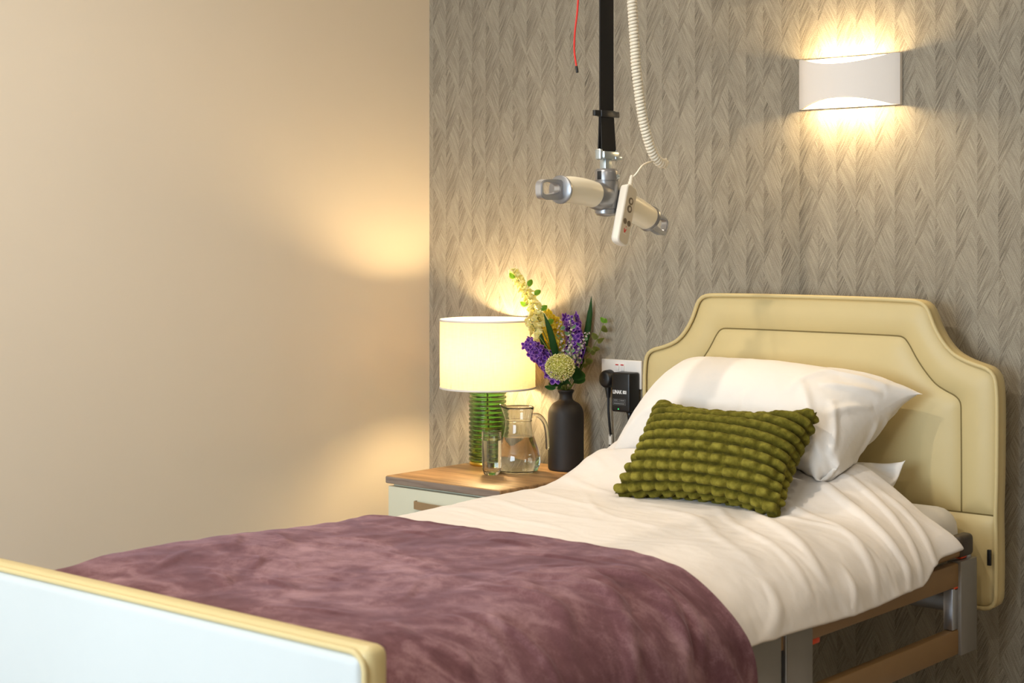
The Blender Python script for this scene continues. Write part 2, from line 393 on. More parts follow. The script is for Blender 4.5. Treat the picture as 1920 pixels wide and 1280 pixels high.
# ------------------------------------------------------------------ room shell
XR, YB = 4.7, WY
def slab(name, lo, hi, mat): return struct(box(name, lo, hi, mat))
slab('floor', (-0.1, YB-0.1, -0.08), (XR+0.1, 0.1, 0), M['floor'])
slab('ceiling', (-0.1, YB-0.1, CEIL), (XR+0.1, 0.1, CEIL+0.08), M['ceiling'])
slab('wall_back', (0.0, 0, 0), (XR, 0.1, CEIL), M['paper'])
slab('wall_left', (-0.1, YB-0.1, 0), (0, 0.1, CEIL), M['paint'])
slab('wall_right', (XR, YB-0.1, 0), (XR+0.1, 0.1, CEIL), M['paint2'])
V, F = [], []
parts = []
for lo, hi in (((0, YB-0.1, 0), (WX0, YB, CEIL)), ((WX1, YB-0.1, 0), (XR, YB, CEIL)), ((WX0, YB-0.1, 0), (WX1, YB, WZ0)), ((WX0, YB-0.1, WZ1), (WX1, YB, CEIL))):
    bm = boxbm(lo, hi); bm.verts.index_update(); parts.append(([tuple(v.co) for v in bm.verts], [[q.index for q in f.verts] for f in bm.faces])); bm.free()
V, F = join(*parts)
struct(mesh('wall_front', V, F, M['paint2'], smooth=False))
win = bpy.data.objects.new('window_1', None); C.objects.link(win); struct(win, 'white framed window onto daylight'); win.location = (WX0, YB, WZ0)
xm = (WX0+WX1)/2
for lo, hi in (((WX0, YB-0.08, WZ0), (WX0+0.06, YB-0.02, WZ1)), ((WX1-0.06, YB-0.08, WZ0), (WX1, YB-0.02, WZ1)), ((xm-0.03, YB-0.08, WZ0+0.06), (xm+0.03, YB-0.02, WZ1-0.06)),
               ((WX0+0.06, YB-0.08, WZ0), (WX1-0.06, YB-0.02, WZ0+0.06)), ((WX0+0.06, YB-0.08, WZ1-0.06), (WX1-0.06, YB-0.02, WZ1))):
    box('window_frame', lo, hi, M['white_trim'], win, 0.006)
box('window_sill', (WX0-0.04, YB-0.02, WZ0-0.03), (WX1+0.04, YB+0.05, WZ0), M['white_trim'], win, 0.006)
for i, (a, b) in enumerate((((0.0, YB, 0), (0.015, 0, 0.1)), ((0.015, -0.015, 0), (XR, 0, 0.1)), ((XR-0.015, YB, 0), (XR, -0.015, 0.1)))):
    slab('baseboard_'+('left', 'back', 'right')[i], a, b, M['white_trim'])
for i, (x, y, p) in enumerate(DOWN):
    where = ['above the bedside cabinet', 'above the middle of the bed', 'beside the right wall near the bed head', 'between the bed foot and right wall', 'between the window and left wall'][i]
    t = thing('ceiling_downlight', 'white round recessed ceiling downlight '+where, 'downlight', (x, y, CEIL-0.012), 'ceiling downlights')
    v, f = lathe([(0.042, -0.012), (0.055, -0.012), (0.058, 0.0), (0.058, 0.012), (0.042, 0.012)], 32, (x, y, CEIL-0.012)); mesh('trim_ring', v, f, M['white_trim'], t)
    v, f = lathe([(0.0005, 0.004), (0.042, 0.004)], 32, (x, y, CEIL-0.012)); mesh('lens', v, f, M['down'], t)

# ------------------------------------------------------------------ bed
BX = 1.4875; HBF = -0.14; HBB = -0.088
bed = thing('adjustable_bed', 'adjustable care bed with cream padded headboard, brown side rails and grey metal posts', 'bed', (BX, -1.2, 0))
def resample(P, n):
    P = np.array(P, float); d = np.r_[0, np.cumsum(np.linalg.norm(np.diff(P, axis=0), axis=1))]
    t = np.linspace(0, d[-1], n); return np.stack([np.interp(t, d, P[:, k]) for k in range(P.shape[1])], 1)
# half outlines (offset from centre, height), from the base up to the top centre
OUT = [[(0.518, 0.64), (0.521, 0.75), (0.522, 0.90), (0.520, 0.950), (0.5165, 0.971), (0.509, 0.985), (0.494, 0.9955)],
       [(0.494, 0.9955), (0.465, 1.003), (0.438, 1.012), (0.411, 1.0255), (0.390, 1.044), (0.372, 1.068), (0.3585, 1.092), (0.350, 1.112)],
       [(0.350, 1.112), (0.343, 1.130), (0.334, 1.143), (0.321, 1.150), (0.300, 1.153), (0.20, 1.155), (0.0, 1.156)]]
INN = [[(0.428, 0.64), (0.428, 0.75), (0.427, 0.88), (0.426, 0.905), (0.420, 0.917), (0.408, 0.926)],
       [(0.408, 0.926), (0.385, 0.936), (0.358, 0.952), (0.330, 0.982), (0.308, 1.012), (0.290, 1.042), (0.279, 1.057)],
       [(0.279, 1.057), (0.271, 1.0625), (0.258, 1.065), (0.15, 1.066), (0.0, 1.066)]]
CNT = (40, 26, 30)
def curve(segs):
    return np.vstack([resample(smoothpath(s, 80), c)[(1 if i else 0):] for i, (s, c) in enumerate(zip(segs, CNT))])
oc, ic = curve(OUT), curve(INN)
full = lambda c: np.vstack([c*[-1, 1], (c[::-1])[1:]])
of, jf = full(oc), full(ic)
def dist(P, poly):
    P = np.asarray(P); best = np.full(len(P), 9.0)
    for a, b in zip(poly[:-1], poly[1:]):
        ab = b-a; t = np.clip(((P-a)@ab)/(ab@ab+1e-12), 0, 1); best = np.minimum(best, np.linalg.norm(P-(a+t[:, None]*ab), axis=1))
    return best
def pad(P, bounds, amp=0.013, k=0.018):
    d = np.min([dist(P, b) for b in bounds], axis=0)
    h = amp*(1-np.exp(-d/k)) + 0.004*sstep(0, 0.12, d)
    h += 0.0012*fbm(P[:, 0]*9, P[:, 1]*9, 2, 4)*sstep(0.005, 0.05, d)
    return np.stack([BX+P[:, 0], HBF+0.012-h, P[:, 1]], 1)
hb = box('headboard', (BX-0.5, HBB, 0.43), (BX+0.5, HBB+0.006, 0.985), M['hide'], bed)
base_seam = np.array([(-0.53, 0.64), (0.53, 0.64)]); inseam = np.vstack([jf, jf[:1]])
# border panel, a strip from outline to inner seam
m = 12; tt = np.linspace(0, 1, m); tt = 0.5-0.5*np.cos(tt*math.pi)
G = (of[None]*(1-tt)[:, None, None]+jf[None]*tt[:, None, None]); n_ = len(of)
mesh('border_panel', pad(G.reshape(-1, 2), [of, jf, base_seam]), gridfaces(m, n_), M['hide'], hb)
# inner panel
half = jf[:len(ic)]; mm = 28; ss = 0.5-0.5*np.cos(np.linspace(0, 1, mm)*math.pi)
G = np.stack([half*(1-s)+(half*[-1, 1])*s for s in ss], 1).reshape(-1, 2)
mesh('inner_panel', pad(G, [jf, base_seam]), gridfaces(len(half), mm, flip=True), M['hide'], hb)
# lower panel
lowc = smoothpath([(0.518, 0.64), (0.5195, 0.56), (0.519, 0.47), (0.517, 0.437), (0.508, 0.421), (0.49, 0.415)], 40)
lowb = np.vstack([lowc, [(0, 0.413)]]); lowf = np.vstack([lowc[::-1]*[-1, 1], [[-0.518, 0.64]]])
low_outline = np.vstack([(lowb*[-1, 1]), lowb[::-1][1:]])
G = np.stack([lowc*[-1, 1]*(1-s)+lowc*s for s in ss], 1).reshape(-1, 2)
mesh('lower_panel', pad(G, [low_outline, base_seam], 0.012, 0.014), gridfaces(len(lowc), mm, flip=False), M['hide'], hb)
# side band and piping round the whole outline
ring = np.vstack([of, lowb[:, :]*[1, 1], (lowb[::-1]*[-1, 1])[1:-1]])
ring = resample(np.vstack([ring, ring[:1]]), 260)[:-1]
ctr = np.array([0, 0.8])
prof = [(HBF+0.010, 0.000), (HBF+0.014, 0.004), (HBF+0.030, 0.006), (HBB-0.006, 0.005), (HBB+0.003, 0.0), (HBB+0.006, -0.012)]
nr = len(ring); tng = np.roll(ring, -1, 0)-np.roll(ring, 1, 0); nrm = np.stack([tng[:, 1], -tng[:, 0]], 1); nrm /= np.linalg.norm(nrm, axis=1)[:, None]
if ((ring-ctr)*nrm).sum() < 0: nrm = -nrm
V = np.concatenate([np.stack([BX+(ring+nrm*o)[:, 0], np.full(nr, y), (ring+nrm*o)[:, 1]], 1) for y, o in prof])
F = [(i*nr+j, i*nr+(j+1) % nr, (i+1)*nr+(j+1) % nr, (i+1)*nr+j) for i in range(len(prof)-1) for j in range(nr)]
mesh('side_band', V, F, M['hide'], hb)
pp = ring+nrm*0.0015
v, f = tube(np.stack([BX+pp[:, 0], np.full(nr, HBF+0.003), pp[:, 1]], 1), 0.0055, 8, closed=True); mesh('piping', v, f, M['hide'], hb)
pl = resample(np.vstack([jf]), 200)
v, f = tube(np.stack([BX+pl[:, 0], np.full(len(pl), HBF+0.0115), pl[:, 1]], 1), 0.002, 6); mesh('seam_shade_thread', v, f, M['groove'], hb)
v, f = tube([(BX-0.515, HBF+0.0115, 0.64), (BX+0.515, HBF+0.0115, 0.64)], 0.002, 6); mesh('seam_shade_thread', v, f, M['groove'], hb)
o = box('fabric_tag', (BX+0.504, HBF-0.0115, 0.522), (BX+0.513, HBF-0.004, 0.560), M['black'], hb, 0.001); o['label'] = 'small black fabric tag'
# footboard
FY0, FY1, FZ = -2.262, -2.210, 0.724
fb = frombm('footboard', boxbm((BX-0.523, FY0+0.004, 0.17), (BX+0.523, FY1, FZ), 0.018, 4), M['hide'], bed)
bm = boxbm((BX-0.515, FY0-0.006, 0.178), (BX+0.515, FY0+0.02, FZ-0.012), 0.014, 4); o = frombm('front_panel', bm, M['hide_daylit'], fb); o['label'] = 'pale outer face of the footboard, daylight put into its colour'
rr = 0.03
fo = []
for cx, cz, a0 in ((0.517-rr, FZ-0.008-rr, 0), (-0.517+rr, FZ-0.008-rr, 90), (-0.517+rr, 0.176+rr, 180), (0.517-rr, 0.176+rr, 270)):
    for a in np.linspace(a0, a0+90, 8): fo.append((BX+cx+rr*math.cos(R(a)), FY0+0.004, cz+rr*math.sin(R(a))))
v, f = tube(fo, 0.005, 8, closed=True); mesh('piping', v, f, M['hide'], fb)
# side rails, posts: both sides of the bed
def side(s):
    X = lambda d: BX+s*d
    def bx(name, d0, d1, y0, y1, z0, z1, mat, par=bed, bev=0.004, seg=2):
        a, b = sorted((X(d0), X(d1))); return box(name, (a, y0, z0), (b, y1, z1), mat, par, bev, seg)
    bx('side_rail', 0.482, 0.506, -2.19, -0.305, 0.496, 0.552, M['rail'])
    bx('side_rail', 0.482, 0.506, -2.19, -0.305, 0.338, 0.397, M['rail'])
    tr = bx('top_rail', 0.478, 0.504, -2.16, -0.285, 0.562, 0.604, M['rail'], bev=0.009, seg=3)
    o = bx('end_cap', 0.476, 0.510, -0.300, -0.232, 0.560, 0.613, M['rail_cap'], tr, 0.012, 4); o['label'] = 'dark rounded end cap'
    for y0, y1, z0, z1 in ((-0.311, -0.226, 0.336, 0.556), (-1.216, -1.11, 0.30, 0.556), (-1.088, -0.989, 0.30, 0.556), (-2.2, -2.11, 0.336, 0.556)):
        bx('post', 0.478, 0.514, y0, y1, z0, z1, M['steel'], bev=0.003)
    for y0, y1 in ((-0.338, -0.309), (-1.243, -1.214)):
        o = bx('sleeve', 0.481, 0.505, y0, y1, 0.398, 0.495, M['alu'], bev=0.002); o['label'] = 'bright brushed metal inner sleeve'
    bx('post_bracket', 0.486, 0.506, -0.262, -0.240, 0.55, 0.578, M['alu'], bev=0.002)
    bx('slide_track', 0.480, 0.503, -1.113, -1.085, 0.30, 0.556, M['slot'], bev=0.001)
    bx('track_edge', 0.496, 0.512, -1.092, -1.088, 0.30, 0.556, M['alu'], bev=0.001)
    v, f = lathe([(0.0005, 0.004), (0.004, 0.0035), (0.006, 0.001), (0.006, -0.002)], 16)
    v = np.stack([X(0.5035)+s*v[:, 2], -1.104+v[:, 0], 0.527+v[:, 1]], 1); mesh('bolt', v, f, M['zinc'], bed)
    for y0, y1, z in ((-0.330, -0.305, 0.488), (-0.975, -0.945, 0.485), (-1.235, -1.21, 0.485), (-0.292, -0.262, 0.558)):
        o = bx('rail_clip', 0.486, 0.505, y0, y1, z, z+0.012, M['orange'], bev=0.003); o['label'] = 'orange plastic rail clip'
for s in (1, -1): side(s)
# platform, head beam, lift columns and base
box('mattress_platform', (BX-0.45, -2.18, 0.475), (BX+0.45, -0.18, 0.50), M['steel'], bed, 0.004)
box('head_beam', (BX-0.478, -0.29, 0.43), (BX+0.478, -0.245, 0.475), M['steel'], bed, 0.004)
box('foot_beam', (BX-0.478, -2.18, 0.43), (BX+0.478, -2.135, 0.475), M['steel'], bed, 0.004)
box('headboard_bracket', (BX-0.26, -0.25, 0.43), (BX-0.20, HBB, 0.47), M['steel'], bed, 0.003)
box('headboard_bracket', (BX+0.20, -0.25, 0.43), (BX+0.26, HBB, 0.47), M['steel'], bed, 0.003)
box('footboard_bracket', (BX-0.26, FY1-0.01, 0.43), (BX-0.20, -2.13, 0.47), M['steel'], bed, 0.003)
box('footboard_bracket', (BX+0.20, FY1-0.01, 0.43), (BX+0.26, -2.13, 0.47), M['steel'], bed, 0.003)
for y in (-1.0, -1.85):
    box('lift_column', (BX-0.06, y-0.06, 0.10), (BX+0.06, y+0.06, 0.48), M['alu_paint'], bed, 0.006)
    box('base_beam', (BX-0.38, y-0.03, 0.08), (BX+0.38, y+0.03, 0.13), M['steel'], bed, 0.006)
    for s in (-1, 1):
        v, f = lathe([(0.0005, -0.012), (0.034, -0.012), (0.04, -0.006), (0.04, 0.006), (0.034, 0.012), (0.0005, 0.012)], 24)
        v = np.stack([BX+s*0.35+v[:, 2], y+v[:, 0], 0.041+v[:, 1]], 1); w_ = mesh('castor', v, f, M['black'], bed)
        box('castor_fork', (BX+s*0.35-0.017, y-0.012, 0.04), (BX+s*0.35+0.017, y+0.012, 0.085), M['steel'], w_, 0.002)
box('base_spine', (BX-0.03, -1.85, 0.085), (BX+0.03, -1.0, 0.125), M['steel'], bed, 0.005)

# ------------------------------------------------------------------ mattress and bedding
def roundslab(lo, hi, r, nx, ny, fn=None):
    bm = boxbm(lo, hi, r, 5)
    bmesh.ops.subdivide_edges(bm, edges=[e for e in bm.edges if e.calc_length() > 0.3], cuts=10, use_grid_fill=True)
    return bm
bm = roundslab((1.045, -2.18, 0.502), (1.945, -0.160, 0.640), 0.055, 1, 1)
for v in bm.verts:
    if v.co.z > 0.57: v.co.z += 0.022*float(sstep(-0.7, -0.25, v.co.y))
    v.co.x += 0.004*math.sin(v.co.y*7)
o = frombm('mattress', bm, M['sheet'], None, True, 80); tag(o, 'mattress in a white fitted sheet, showing between duvet corner and headboard', 'mattress')

XS = np.array([0.915, 0.925, 0.945, 0.975, 1.03, 1.16, 1.40, 1.65, 1.78, 1.865, 1.918, 1.965, 2.003, 2.023, 2.037, 2.046, 2.052, 2.056])
ZS = np.array([0.50, 0.57, 0.622, 0.645, 0.657, 0.662, 0.664, 0.666, 0.666, 0.660, 0.646, 0.622, 0.586, 0.552, 0.518, 0.48, 0.42, 0.34])
SEC = smoothpath(np.stack([XS, ZS], 1), 400); SECD = np.r_[0, np.cumsum(np.linalg.norm(np.diff(SEC, axis=0), axis=1))]
def sec(s): return np.interp(s, SECD, SEC[:, 0]), np.interp(s, SECD, SEC[:, 1])
def sec_n(s):
    x0, z0 = sec(s-0.004); x1, z1 = sec(s+0.004); tx, tz = x1-x0, z1-z0; l = np.hypot(tx, tz)+1e-9
    return -tz/l, tx/l
def s_at_z_right(z): 
    k = np.argmax(SEC[:, 0] > 1.8); return np.interp(-z, -SEC[k:, 1], SECD[k:])
def s_at_x(x): 
    k = np.argmax(SEC[:, 0] > 2.02); return np.interp(x, SEC[:k, 0], SECD[:k])
def fold(s, y, pts, width, amp, sharp=1.0):
    """raised crease along a polyline of (s, y), fading at its ends"""
    P = resample(smoothpath(pts, 30), 30); best = np.full(s.shape, 9.0); tb = np.zeros(s.shape)
    for i in range(len(P)-1):
        a, b = P[i], P[i+1]; ab = b-a; L = ab@ab+1e-12
        t = np.clip(((s-a[0])*ab[0]+(y-a[1])*ab[1])/L, 0, 1)
        d = np.hypot(s-(a[0]+t*ab[0]), y-(a[1]+t*ab[1])); m_ = d < best
        best = np.where(m_, d, best); tb = np.where(m_, (i+t)/(len(P)-1), tb)
    return amp*np.exp(-(best/width)**2)*np.sin(np.clip(tb, 0, 1)*math.pi)**0.6
def duvet():
    nu, nv = 230, 200
    hemz = lambda y: 0.538+0.004*np.sin(y*9)+0.042*sstep(-0.56, -0.36, y)
    yv = np.linspace(-1.55, -0.30, nv)
    S = np.zeros((nv, nu)); Y = np.zeros((nv, nu))
    for j, y in enumerate(yv):
        s1 = s_at_z_right(hemz(y)); S[j] = np.linspace(0.02, s1, nu); Y[j] = y
    X, Z = sec(S)
    # slanting head edge: the right corner lies further down the bed
    ed = sstep(-0.75, -0.30, Y); Y = Y-0.075*ed*sstep(1.55, 2.03, X)
    nx, nz = sec_n(S)
    # loft towards the pillows
    rise = 0.105*sstep(-0.66, -0.33, Y)*(1-sstep(1.66, 2.0, X))*sstep(0.92, 1.05, X)
    Z = Z+rise
    s_ = lambda x: float(s_at_x(x))
    D = 0.006*fbm(S*3.0, Y*2.2, 3, 2)+0.0014*ridge(S*5+1.5*Y, Y*9+0.6*pn(S*4, Y*4, 8)*2, 5)*sstep(-1.3, -0.6, Y)
    D += 0.0011*ridge(S*6-3.0*Y, Y*16+pn(S*5, Y*5, 3), 11)+0.0012*ridge(S*11+8*Y, Y*26+2*pn(S*6, Y*6, 4), 13)
    sr = float(s_at_z_right(0.58)); sh = float(s_at_z_right(0.63)); sl = float(s_at_z_right(0.535))
    for pts, wd, am in [
        ([(s_(1.62), -0.42), (s_(1.80), -0.52), (sh, -0.60), (sr, -0.615), (sl, -0.655)], 0.020, 0.022),
        ([(s_(1.70), -0.40), (s_(1.86), -0.46), (sr, -0.56), (sl, -0.59)], 0.016, 0.013),
        ([(s_(1.55), -0.50), (s_(1.75), -0.62), (sh, -0.72), (sr, -0.76), (sl, -0.80)], 0.022, 0.013),
        ([(s_(1.60), -0.62), (s_(1.80), -0.80), (sh, -0.92), (sr, -0.95)], 0.024, 0.015),
        ([(s_(1.55), -0.66), (s_(1.74), -0.86), (sh+0.01, -1.0), (sr, -1.02)], 0.020, 0.010),
        ([(s_(1.80), -0.40), (s_(1.92), -0.43), (sr, -0.49), (sl, -0.50)], 0.014, 0.011),
        ([(s_(1.50), -0.56), (s_(1.66), -0.64), (s_(1.82), -0.70), (sr, -0.70)], 0.016, 0.009),
        ([(s_(1.40), -0.74), (s_(1.6), -0.82), (s_(1.78), -1.0), (sh, -1.12)], 0.026, 0.009),
        ([(sh, -1.12), (sr, -1.16), (sl, -1.25)], 0.024, 0.012), ([(sh+.02, -0.84), (sr, -0.86), (sl, -0.90)], 0.012, 0.009),
        ([(s_(1.0), -0.55), (s_(1.15), -0.62), (s_(1.35), -0.70)], 0.020, 0.007), ([(s_(0.98), -0.70), (s_(1.2), -0.80), (s_(1.45), -0.86)], 0.022, 0.006),
        ([(s_(0.97), -0.85), (s_(1.2), -0.95), (s_(1.5), -1.0)], 0.025, 0.006), ([(s_(0.97), -1.0), (s_(1.25), -1.08), (s_(1.5), -1.12)], 0.022, 0.005),
        ([(s_(1.15), -0.66), (s_(1.4), -0.90), (s_(1.65), -0.98)], 0.018, 0.005), ([(s_(0.99), -0.45), (s_(1.12), -0.52)], 0.02, 0.008)]:
        D = D+fold(S, Y, pts, wd*0.48, am*0.45)+fold(S, Y, pts, wd*1.5, am*0.22)
    # loose vertical drapes on the hang
    hang = sstep(s_(1.93), sl, S)
    D += hang*(0.0025*np.sin(Y*34+2*pn(S*3, Y*6, 2))+0.010*pn(S*6, Y*8, 6)+0.004*pn(S*14, Y*18, 7))*sstep(-1.35, -0.5, Y)
    D = D*sstep(-0.30+0.0, -0.36, Y-0.0*X)*1.0+D*(1-sstep(-0.30, -0.36, Y))*0.3
    D = D*(1-0.6*sstep(-1.30, -1.36, Y))-0.005*sstep(-1.29, -1.34, Y)*sstep(1.90, 1.84, X)    # pressed flat under the throw
    X = X+nx*D; Z = Z+nz*D
    # corner pulled to a point beside the headboard
    cw = np.exp(-((S-S[:, -1:])/0.07)**2)*np.exp(-((Y+0.375)/0.05)**2)
    X = X+0.012*cw; Y = Y+0.017*cw; Z = Z+0.010*cw
    return np.stack([X, Y, Z], -1)
DV = duvet()
def throw():
    nu, nv = 240, 200
    s0 = 0.03; s1 = float(s_at_z_right(0.36))
    S, T = np.meshgrid(np.linspace(s0, s1, nu), np.linspace(0, 1, nv))
    X, Z = sec(S)
    edge = -1.265-0.055*sstep(1.75, 2.0, X)-0.03*sstep(0.56, 0.40, Z)*(X > 1.8)+0.006*np.sin(S*11)+0.004*np.sin(S*29+1)
    Y = edge+(-2.195-edge)*T
    nx, nz = sec_n(S); s_ = lambda x: float(s_at_x(x)); sl_ = float(s_at_z_right(0.54))
    D = 0.013+0.014*sstep(s_(1.93), sl_, S)+0.016*sstep(-1.4, -1.75, Y)*sstep(1.5, 1.05, X)*sstep(-2.15, -1.95, Y)
    D = D+0.005*fbm(S*3.5, Y*3.5, 3, 21)*sstep(0, 0.05, T)+0.0025*ridge(S*9+2*Y, Y*7, 23)+0.0016*ridge(S*15, Y*13+S*6, 25)
    rs = np.random.RandomState(12)
    for k in range(40):
        a = rs.uniform(s_(1.0), s1-0.05); y0 = rs.uniform(-2.1, -1.35); ang = rs.uniform(-0.5, 1.1); L = rs.uniform(0.08, 0.22)
        D = D+fold(S, Y, [(a, y0), (a+L*0.5*math.cos(ang), y0-L*0.5*math.sin(ang)+0.01), (a+L*math.cos(ang), y0-L*math.sin(ang))], rs.uniform(0.006, 0.011), rs.uniform(0.003, 0.007))
    sr = float(s_at_z_right(0.62)); sl = float(s_at_z_right(0.50))
    for pts, wd, am in [([(s_(1.74), -1.50), (s_(1.88), -1.44), (sr, -1.46), (sl, -1.56)], 0.016, 0.012), ([(s_(1.70), -1.58), (s_(1.88), -1.55), (sr+.02, -1.62), (sl, -1.72)], 0.016, 0.011),
                        ([(s_(1.72), -1.70), (s_(1.90), -1.70), (sr+.03, -1.80)], 0.016, 0.010), ([(s_(1.80), -1.40), (sr, -1.42), (sl, -1.50)], 0.012, 0.008)]:
        D = D+fold(S, Y, pts, wd, am)
    D = D+sstep(s_(1.95), sl+0.05, S)*0.010*np.sin(Y*30+1.5*np.sin(Y*9))*sstep(0, 0.1, T)
    D = D+0.003*np.exp(-(T/0.008)**2)
    X = X+nx*D; Z = Z+nz*D
    # tucked down behind the footboard
    Z = Z-0.05*sstep(-2.12, -2.195, Y)
    return np.stack([X, Y, Z], -1)
TH = throw()
o = mesh('throw_blanket', TH.reshape(-1, 3), gridfaces(TH.shape[0], TH.shape[1], flip=True), M['plum']); tag(o, 'plum fleece throw spread over the foot of the bed', 'blanket')
mod(o, 'SOLIDIFY', thickness=0.007, offset=1.0); mod(o, 'SUBSURF', levels=1, render_levels=1)

# ---- stuffed cases: two sheets sewn at the border, blown up with position based dynamics
def stuffed(nu, nv, corners, su, sv, press, iters=160, grav=0.0, collide=None, seed=1, fat=0.03, sub=5, comp=0.25, bend=0.12):
    rs = np.random.RandomState(seed)
    bl, br, tr, tl = [np.array(c, float) for c in corners]
    u, v = np.meshgrid(np.linspace(0, 1, nu), np.linspace(0, 1, nv))
    B = (bl*((1-u)*(1-v))[..., None]+br*(u*(1-v))[..., None]+tr*(u*v)[..., None]+tl*((1-u)*v)[..., None])
    nrm = np.cross(br-bl, tl-bl); nrm /= np.linalg.norm(nrm)
    bulge = (np.sin(u*math.pi)*np.sin(v*math.pi))[..., None]**0.5
    X = np.stack([B+nrm*fat*bulge, B-nrm*fat*bulge])
    X += rs.normal(0, 0.0012, X.shape)*bulge
    X[1, 0], X[1, -1], X[1, :, 0], X[1, :, -1] = X[0, 0], X[0, -1], X[0, :, 0], X[0, :, -1]
    ru, rv = su/(nu-1), sv/(nv-1); rd = math.hypot(ru, rv)
    pins = [(0, 0), (0, -1), (-1, -1), (-1, 0)]; pv = [bl, br, tr, tl]
    V = np.zeros_like(X)
    def con(a, b, rest, kc, ks):
        A, Bq = X[a], X[b]; d = Bq-A; L = np.linalg.norm(d, axis=-1, keepdims=True)+1e-9
        k = np.where(L > rest, ks, kc)
        c = 0.5*k*(L-rest)/L*d
        X[a] = A+c; X[b] = Bq-c
    sl = slice
    cons = []
    for st in (0, 1):
        def pair(n, step, st): 
            idx = np.arange(st, n-step, 2*step) if step == 1 else np.arange(st, n-step)[::1]
            return idx
        iu = np.arange(st, nu-1, 2); cons.append(((sl(None), sl(None), iu), (sl(None), sl(None), iu+1), ru, comp, 0.9))
        iv = np.arange(st, nv-1, 2); cons.append(((sl(None), iv), (sl(None), iv+1), rv, comp, 0.9))
        cons.append(((sl(None), iv[:, None], np.arange(nu-1)[None]), (sl(None), iv[:, None]+1, np.arange(1, nu)[None]), rd, 0.05, 0.3))
        cons.append(((sl(None), iv[:, None], np.arange(1, nu)[None]), (sl(None), iv[:, None]+1, np.arange(nu-1)[None]), rd, 0.05, 0.3))
    for st in range(4):
        i2 = np.arange(st, nu-2, 4); cons.append(((sl(None), sl(None), i2), (sl(None), sl(None), i2+2), 2*ru, bend, 0.2))
        i2 = np.arange(st, nv-2, 4); cons.append(((sl(None), i2), (sl(None), i2+2), 2*rv, bend, 0.2))
    for it in range(iters):
        du = np.gradient(X, axis=2); dv = np.gradient(X, axis=1); nn = np.cross(du, dv)/(ru*rv); nn[1] *= -1
        p = press*min(1, (it+10)/40)
        V = (V+nn*p-np.array([0, 0, grav]))*0.9
        X0 = X.copy(); X += V
        for _ in range(sub):
            for c_ in cons: con(*c_)
            m_ = 0.5*(X[0]+X[1])
            for q in (np.s_[0], np.s_[-1], np.s_[:, 0], np.s_[:, -1]): X[0][q] = m_[q]; X[1][q] = m_[q]
            for (a, b), c_ in zip(pins, pv): X[:, a, b] = X[:, a, b]*0.5+c_*0.5
        if collide is not None: collide(X)
        V = np.clip(X-X0, -0.01, 0.01)
    return X
def sheets(X, sewn=True):
    _, nv, nu, _ = X.shape
    idx0 = np.arange(nv*nu).reshape(nv, nu); idx1 = idx0.copy(); inner = np.zeros((nv, nu), bool); inner[1:-1, 1:-1] = True
    idx1[inner] = nv*nu+np.arange(inner.sum())
    V = np.vstack([X[0].reshape(-1, 3), X[1][inner]])
    F = []
    for j in range(nv-1):
        for i in range(nu-1):
            F.append((idx0[j, i], idx0[j, i+1], idx0[j+1, i+1], idx0[j+1, i])); F.append((idx1[j+1, i], idx1[j+1, i+1], idx1[j, i+1], idx1[j, i]))
    return V, F, idx0, idx1
def upsample(A, nv, nu):
    def one(A, n, ax):
        A = np.moveaxis(A, ax, 0); k = A.shape[0]; Q = np.concatenate([[2*A[0]-A[1]], A, [2*A[-1]-A[-2]]])
        t = np.linspace(0, k-1-1e-9, n); i = t.astype(int); f_ = (t-i).reshape((-1,)+(1,)*(A.ndim-1))
        a, b, c, d = Q[i], Q[i+1], Q[i+2], Q[i+3]
        return np.moveaxis(0.5*((2*b)+(-a+c)*f_+(2*a-5*b+4*c-d)*f_**2+(-a+3*b-3*c+d)*f_**3), 0, ax)
    return one(one(A, nv, 0), nu, 1)
def bed_floor(X, Y):
    xs, zs = SEC[:, 0], SEC[:, 1]
    return np.interp(X, xs, zs)+0.075*sstep(-0.66, -0.33, Y)*(1-sstep(1.66, 2.0, X))
def col_low(X):
    X[..., 1] = np.minimum(X[..., 1], HBF-0.012); X[..., 2] = np.maximum(X[..., 2], 0.668)
XL = stuffed(50, 34, [(1.13, -0.46, 0.70), (1.70, -0.46, 0.70), (1.832, -0.245, 0.778), (1.10, -0.20, 0.75)], 0.72, 0.36, 0.00030, 120, 0.0002, col_low, 3, 0.025, comp=0.2, bend=0.05)
def col_up(X):
    X[..., 1] = np.minimum(X[..., 1], HBF-0.012-0.0*X[..., 0])
    X[..., 2] = np.maximum(X[..., 2], bed_floor(X[..., 0], X[..., 1])+0.012)
XP = stuffed(64, 44, [(1.02, -0.385, 0.712), (1.722, -0.45, 0.727), (1.862, -0.205, 0.928), (1.135, -0.19, 0.875)], 0.75, 0.400, 0.00036, 170, 0.0, col_up, 5, 0.045, comp=0.2, bend=0.05)
def crease(X, folds, su, sv, base):
    _, nv_, nu_, _ = X.shape; u, v = np.meshgrid(np.linspace(0, 1, nu_)*su, np.linspace(0, 1, nv_)*sv)
    for k in (0, 1):
        nn = np.cross(np.gradient(X[k], axis=1), np.gradient(X[k], axis=0)); nn /= np.linalg.norm(nn, axis=-1, keepdims=True)+1e-12
        D = base*fbm(u*9, v*9, 3, 70+k)+base*0.7*ridge(u*14+v*6, v*16, 75+k)
        for pts, wd, am in folds: D = D+fold(u, v, pts, wd, am)
        e = sstep(0, 0.03, u)*sstep(su, su-0.03, u)*sstep(0, 0.03, v)*sstep(sv, sv-0.03, v)
        X[k] += nn*(D*e*(1 if k == 0 else -1))[..., None]
    return X
XP = np.stack([upsample(XP[k], 110, 170) for k in (0, 1)])
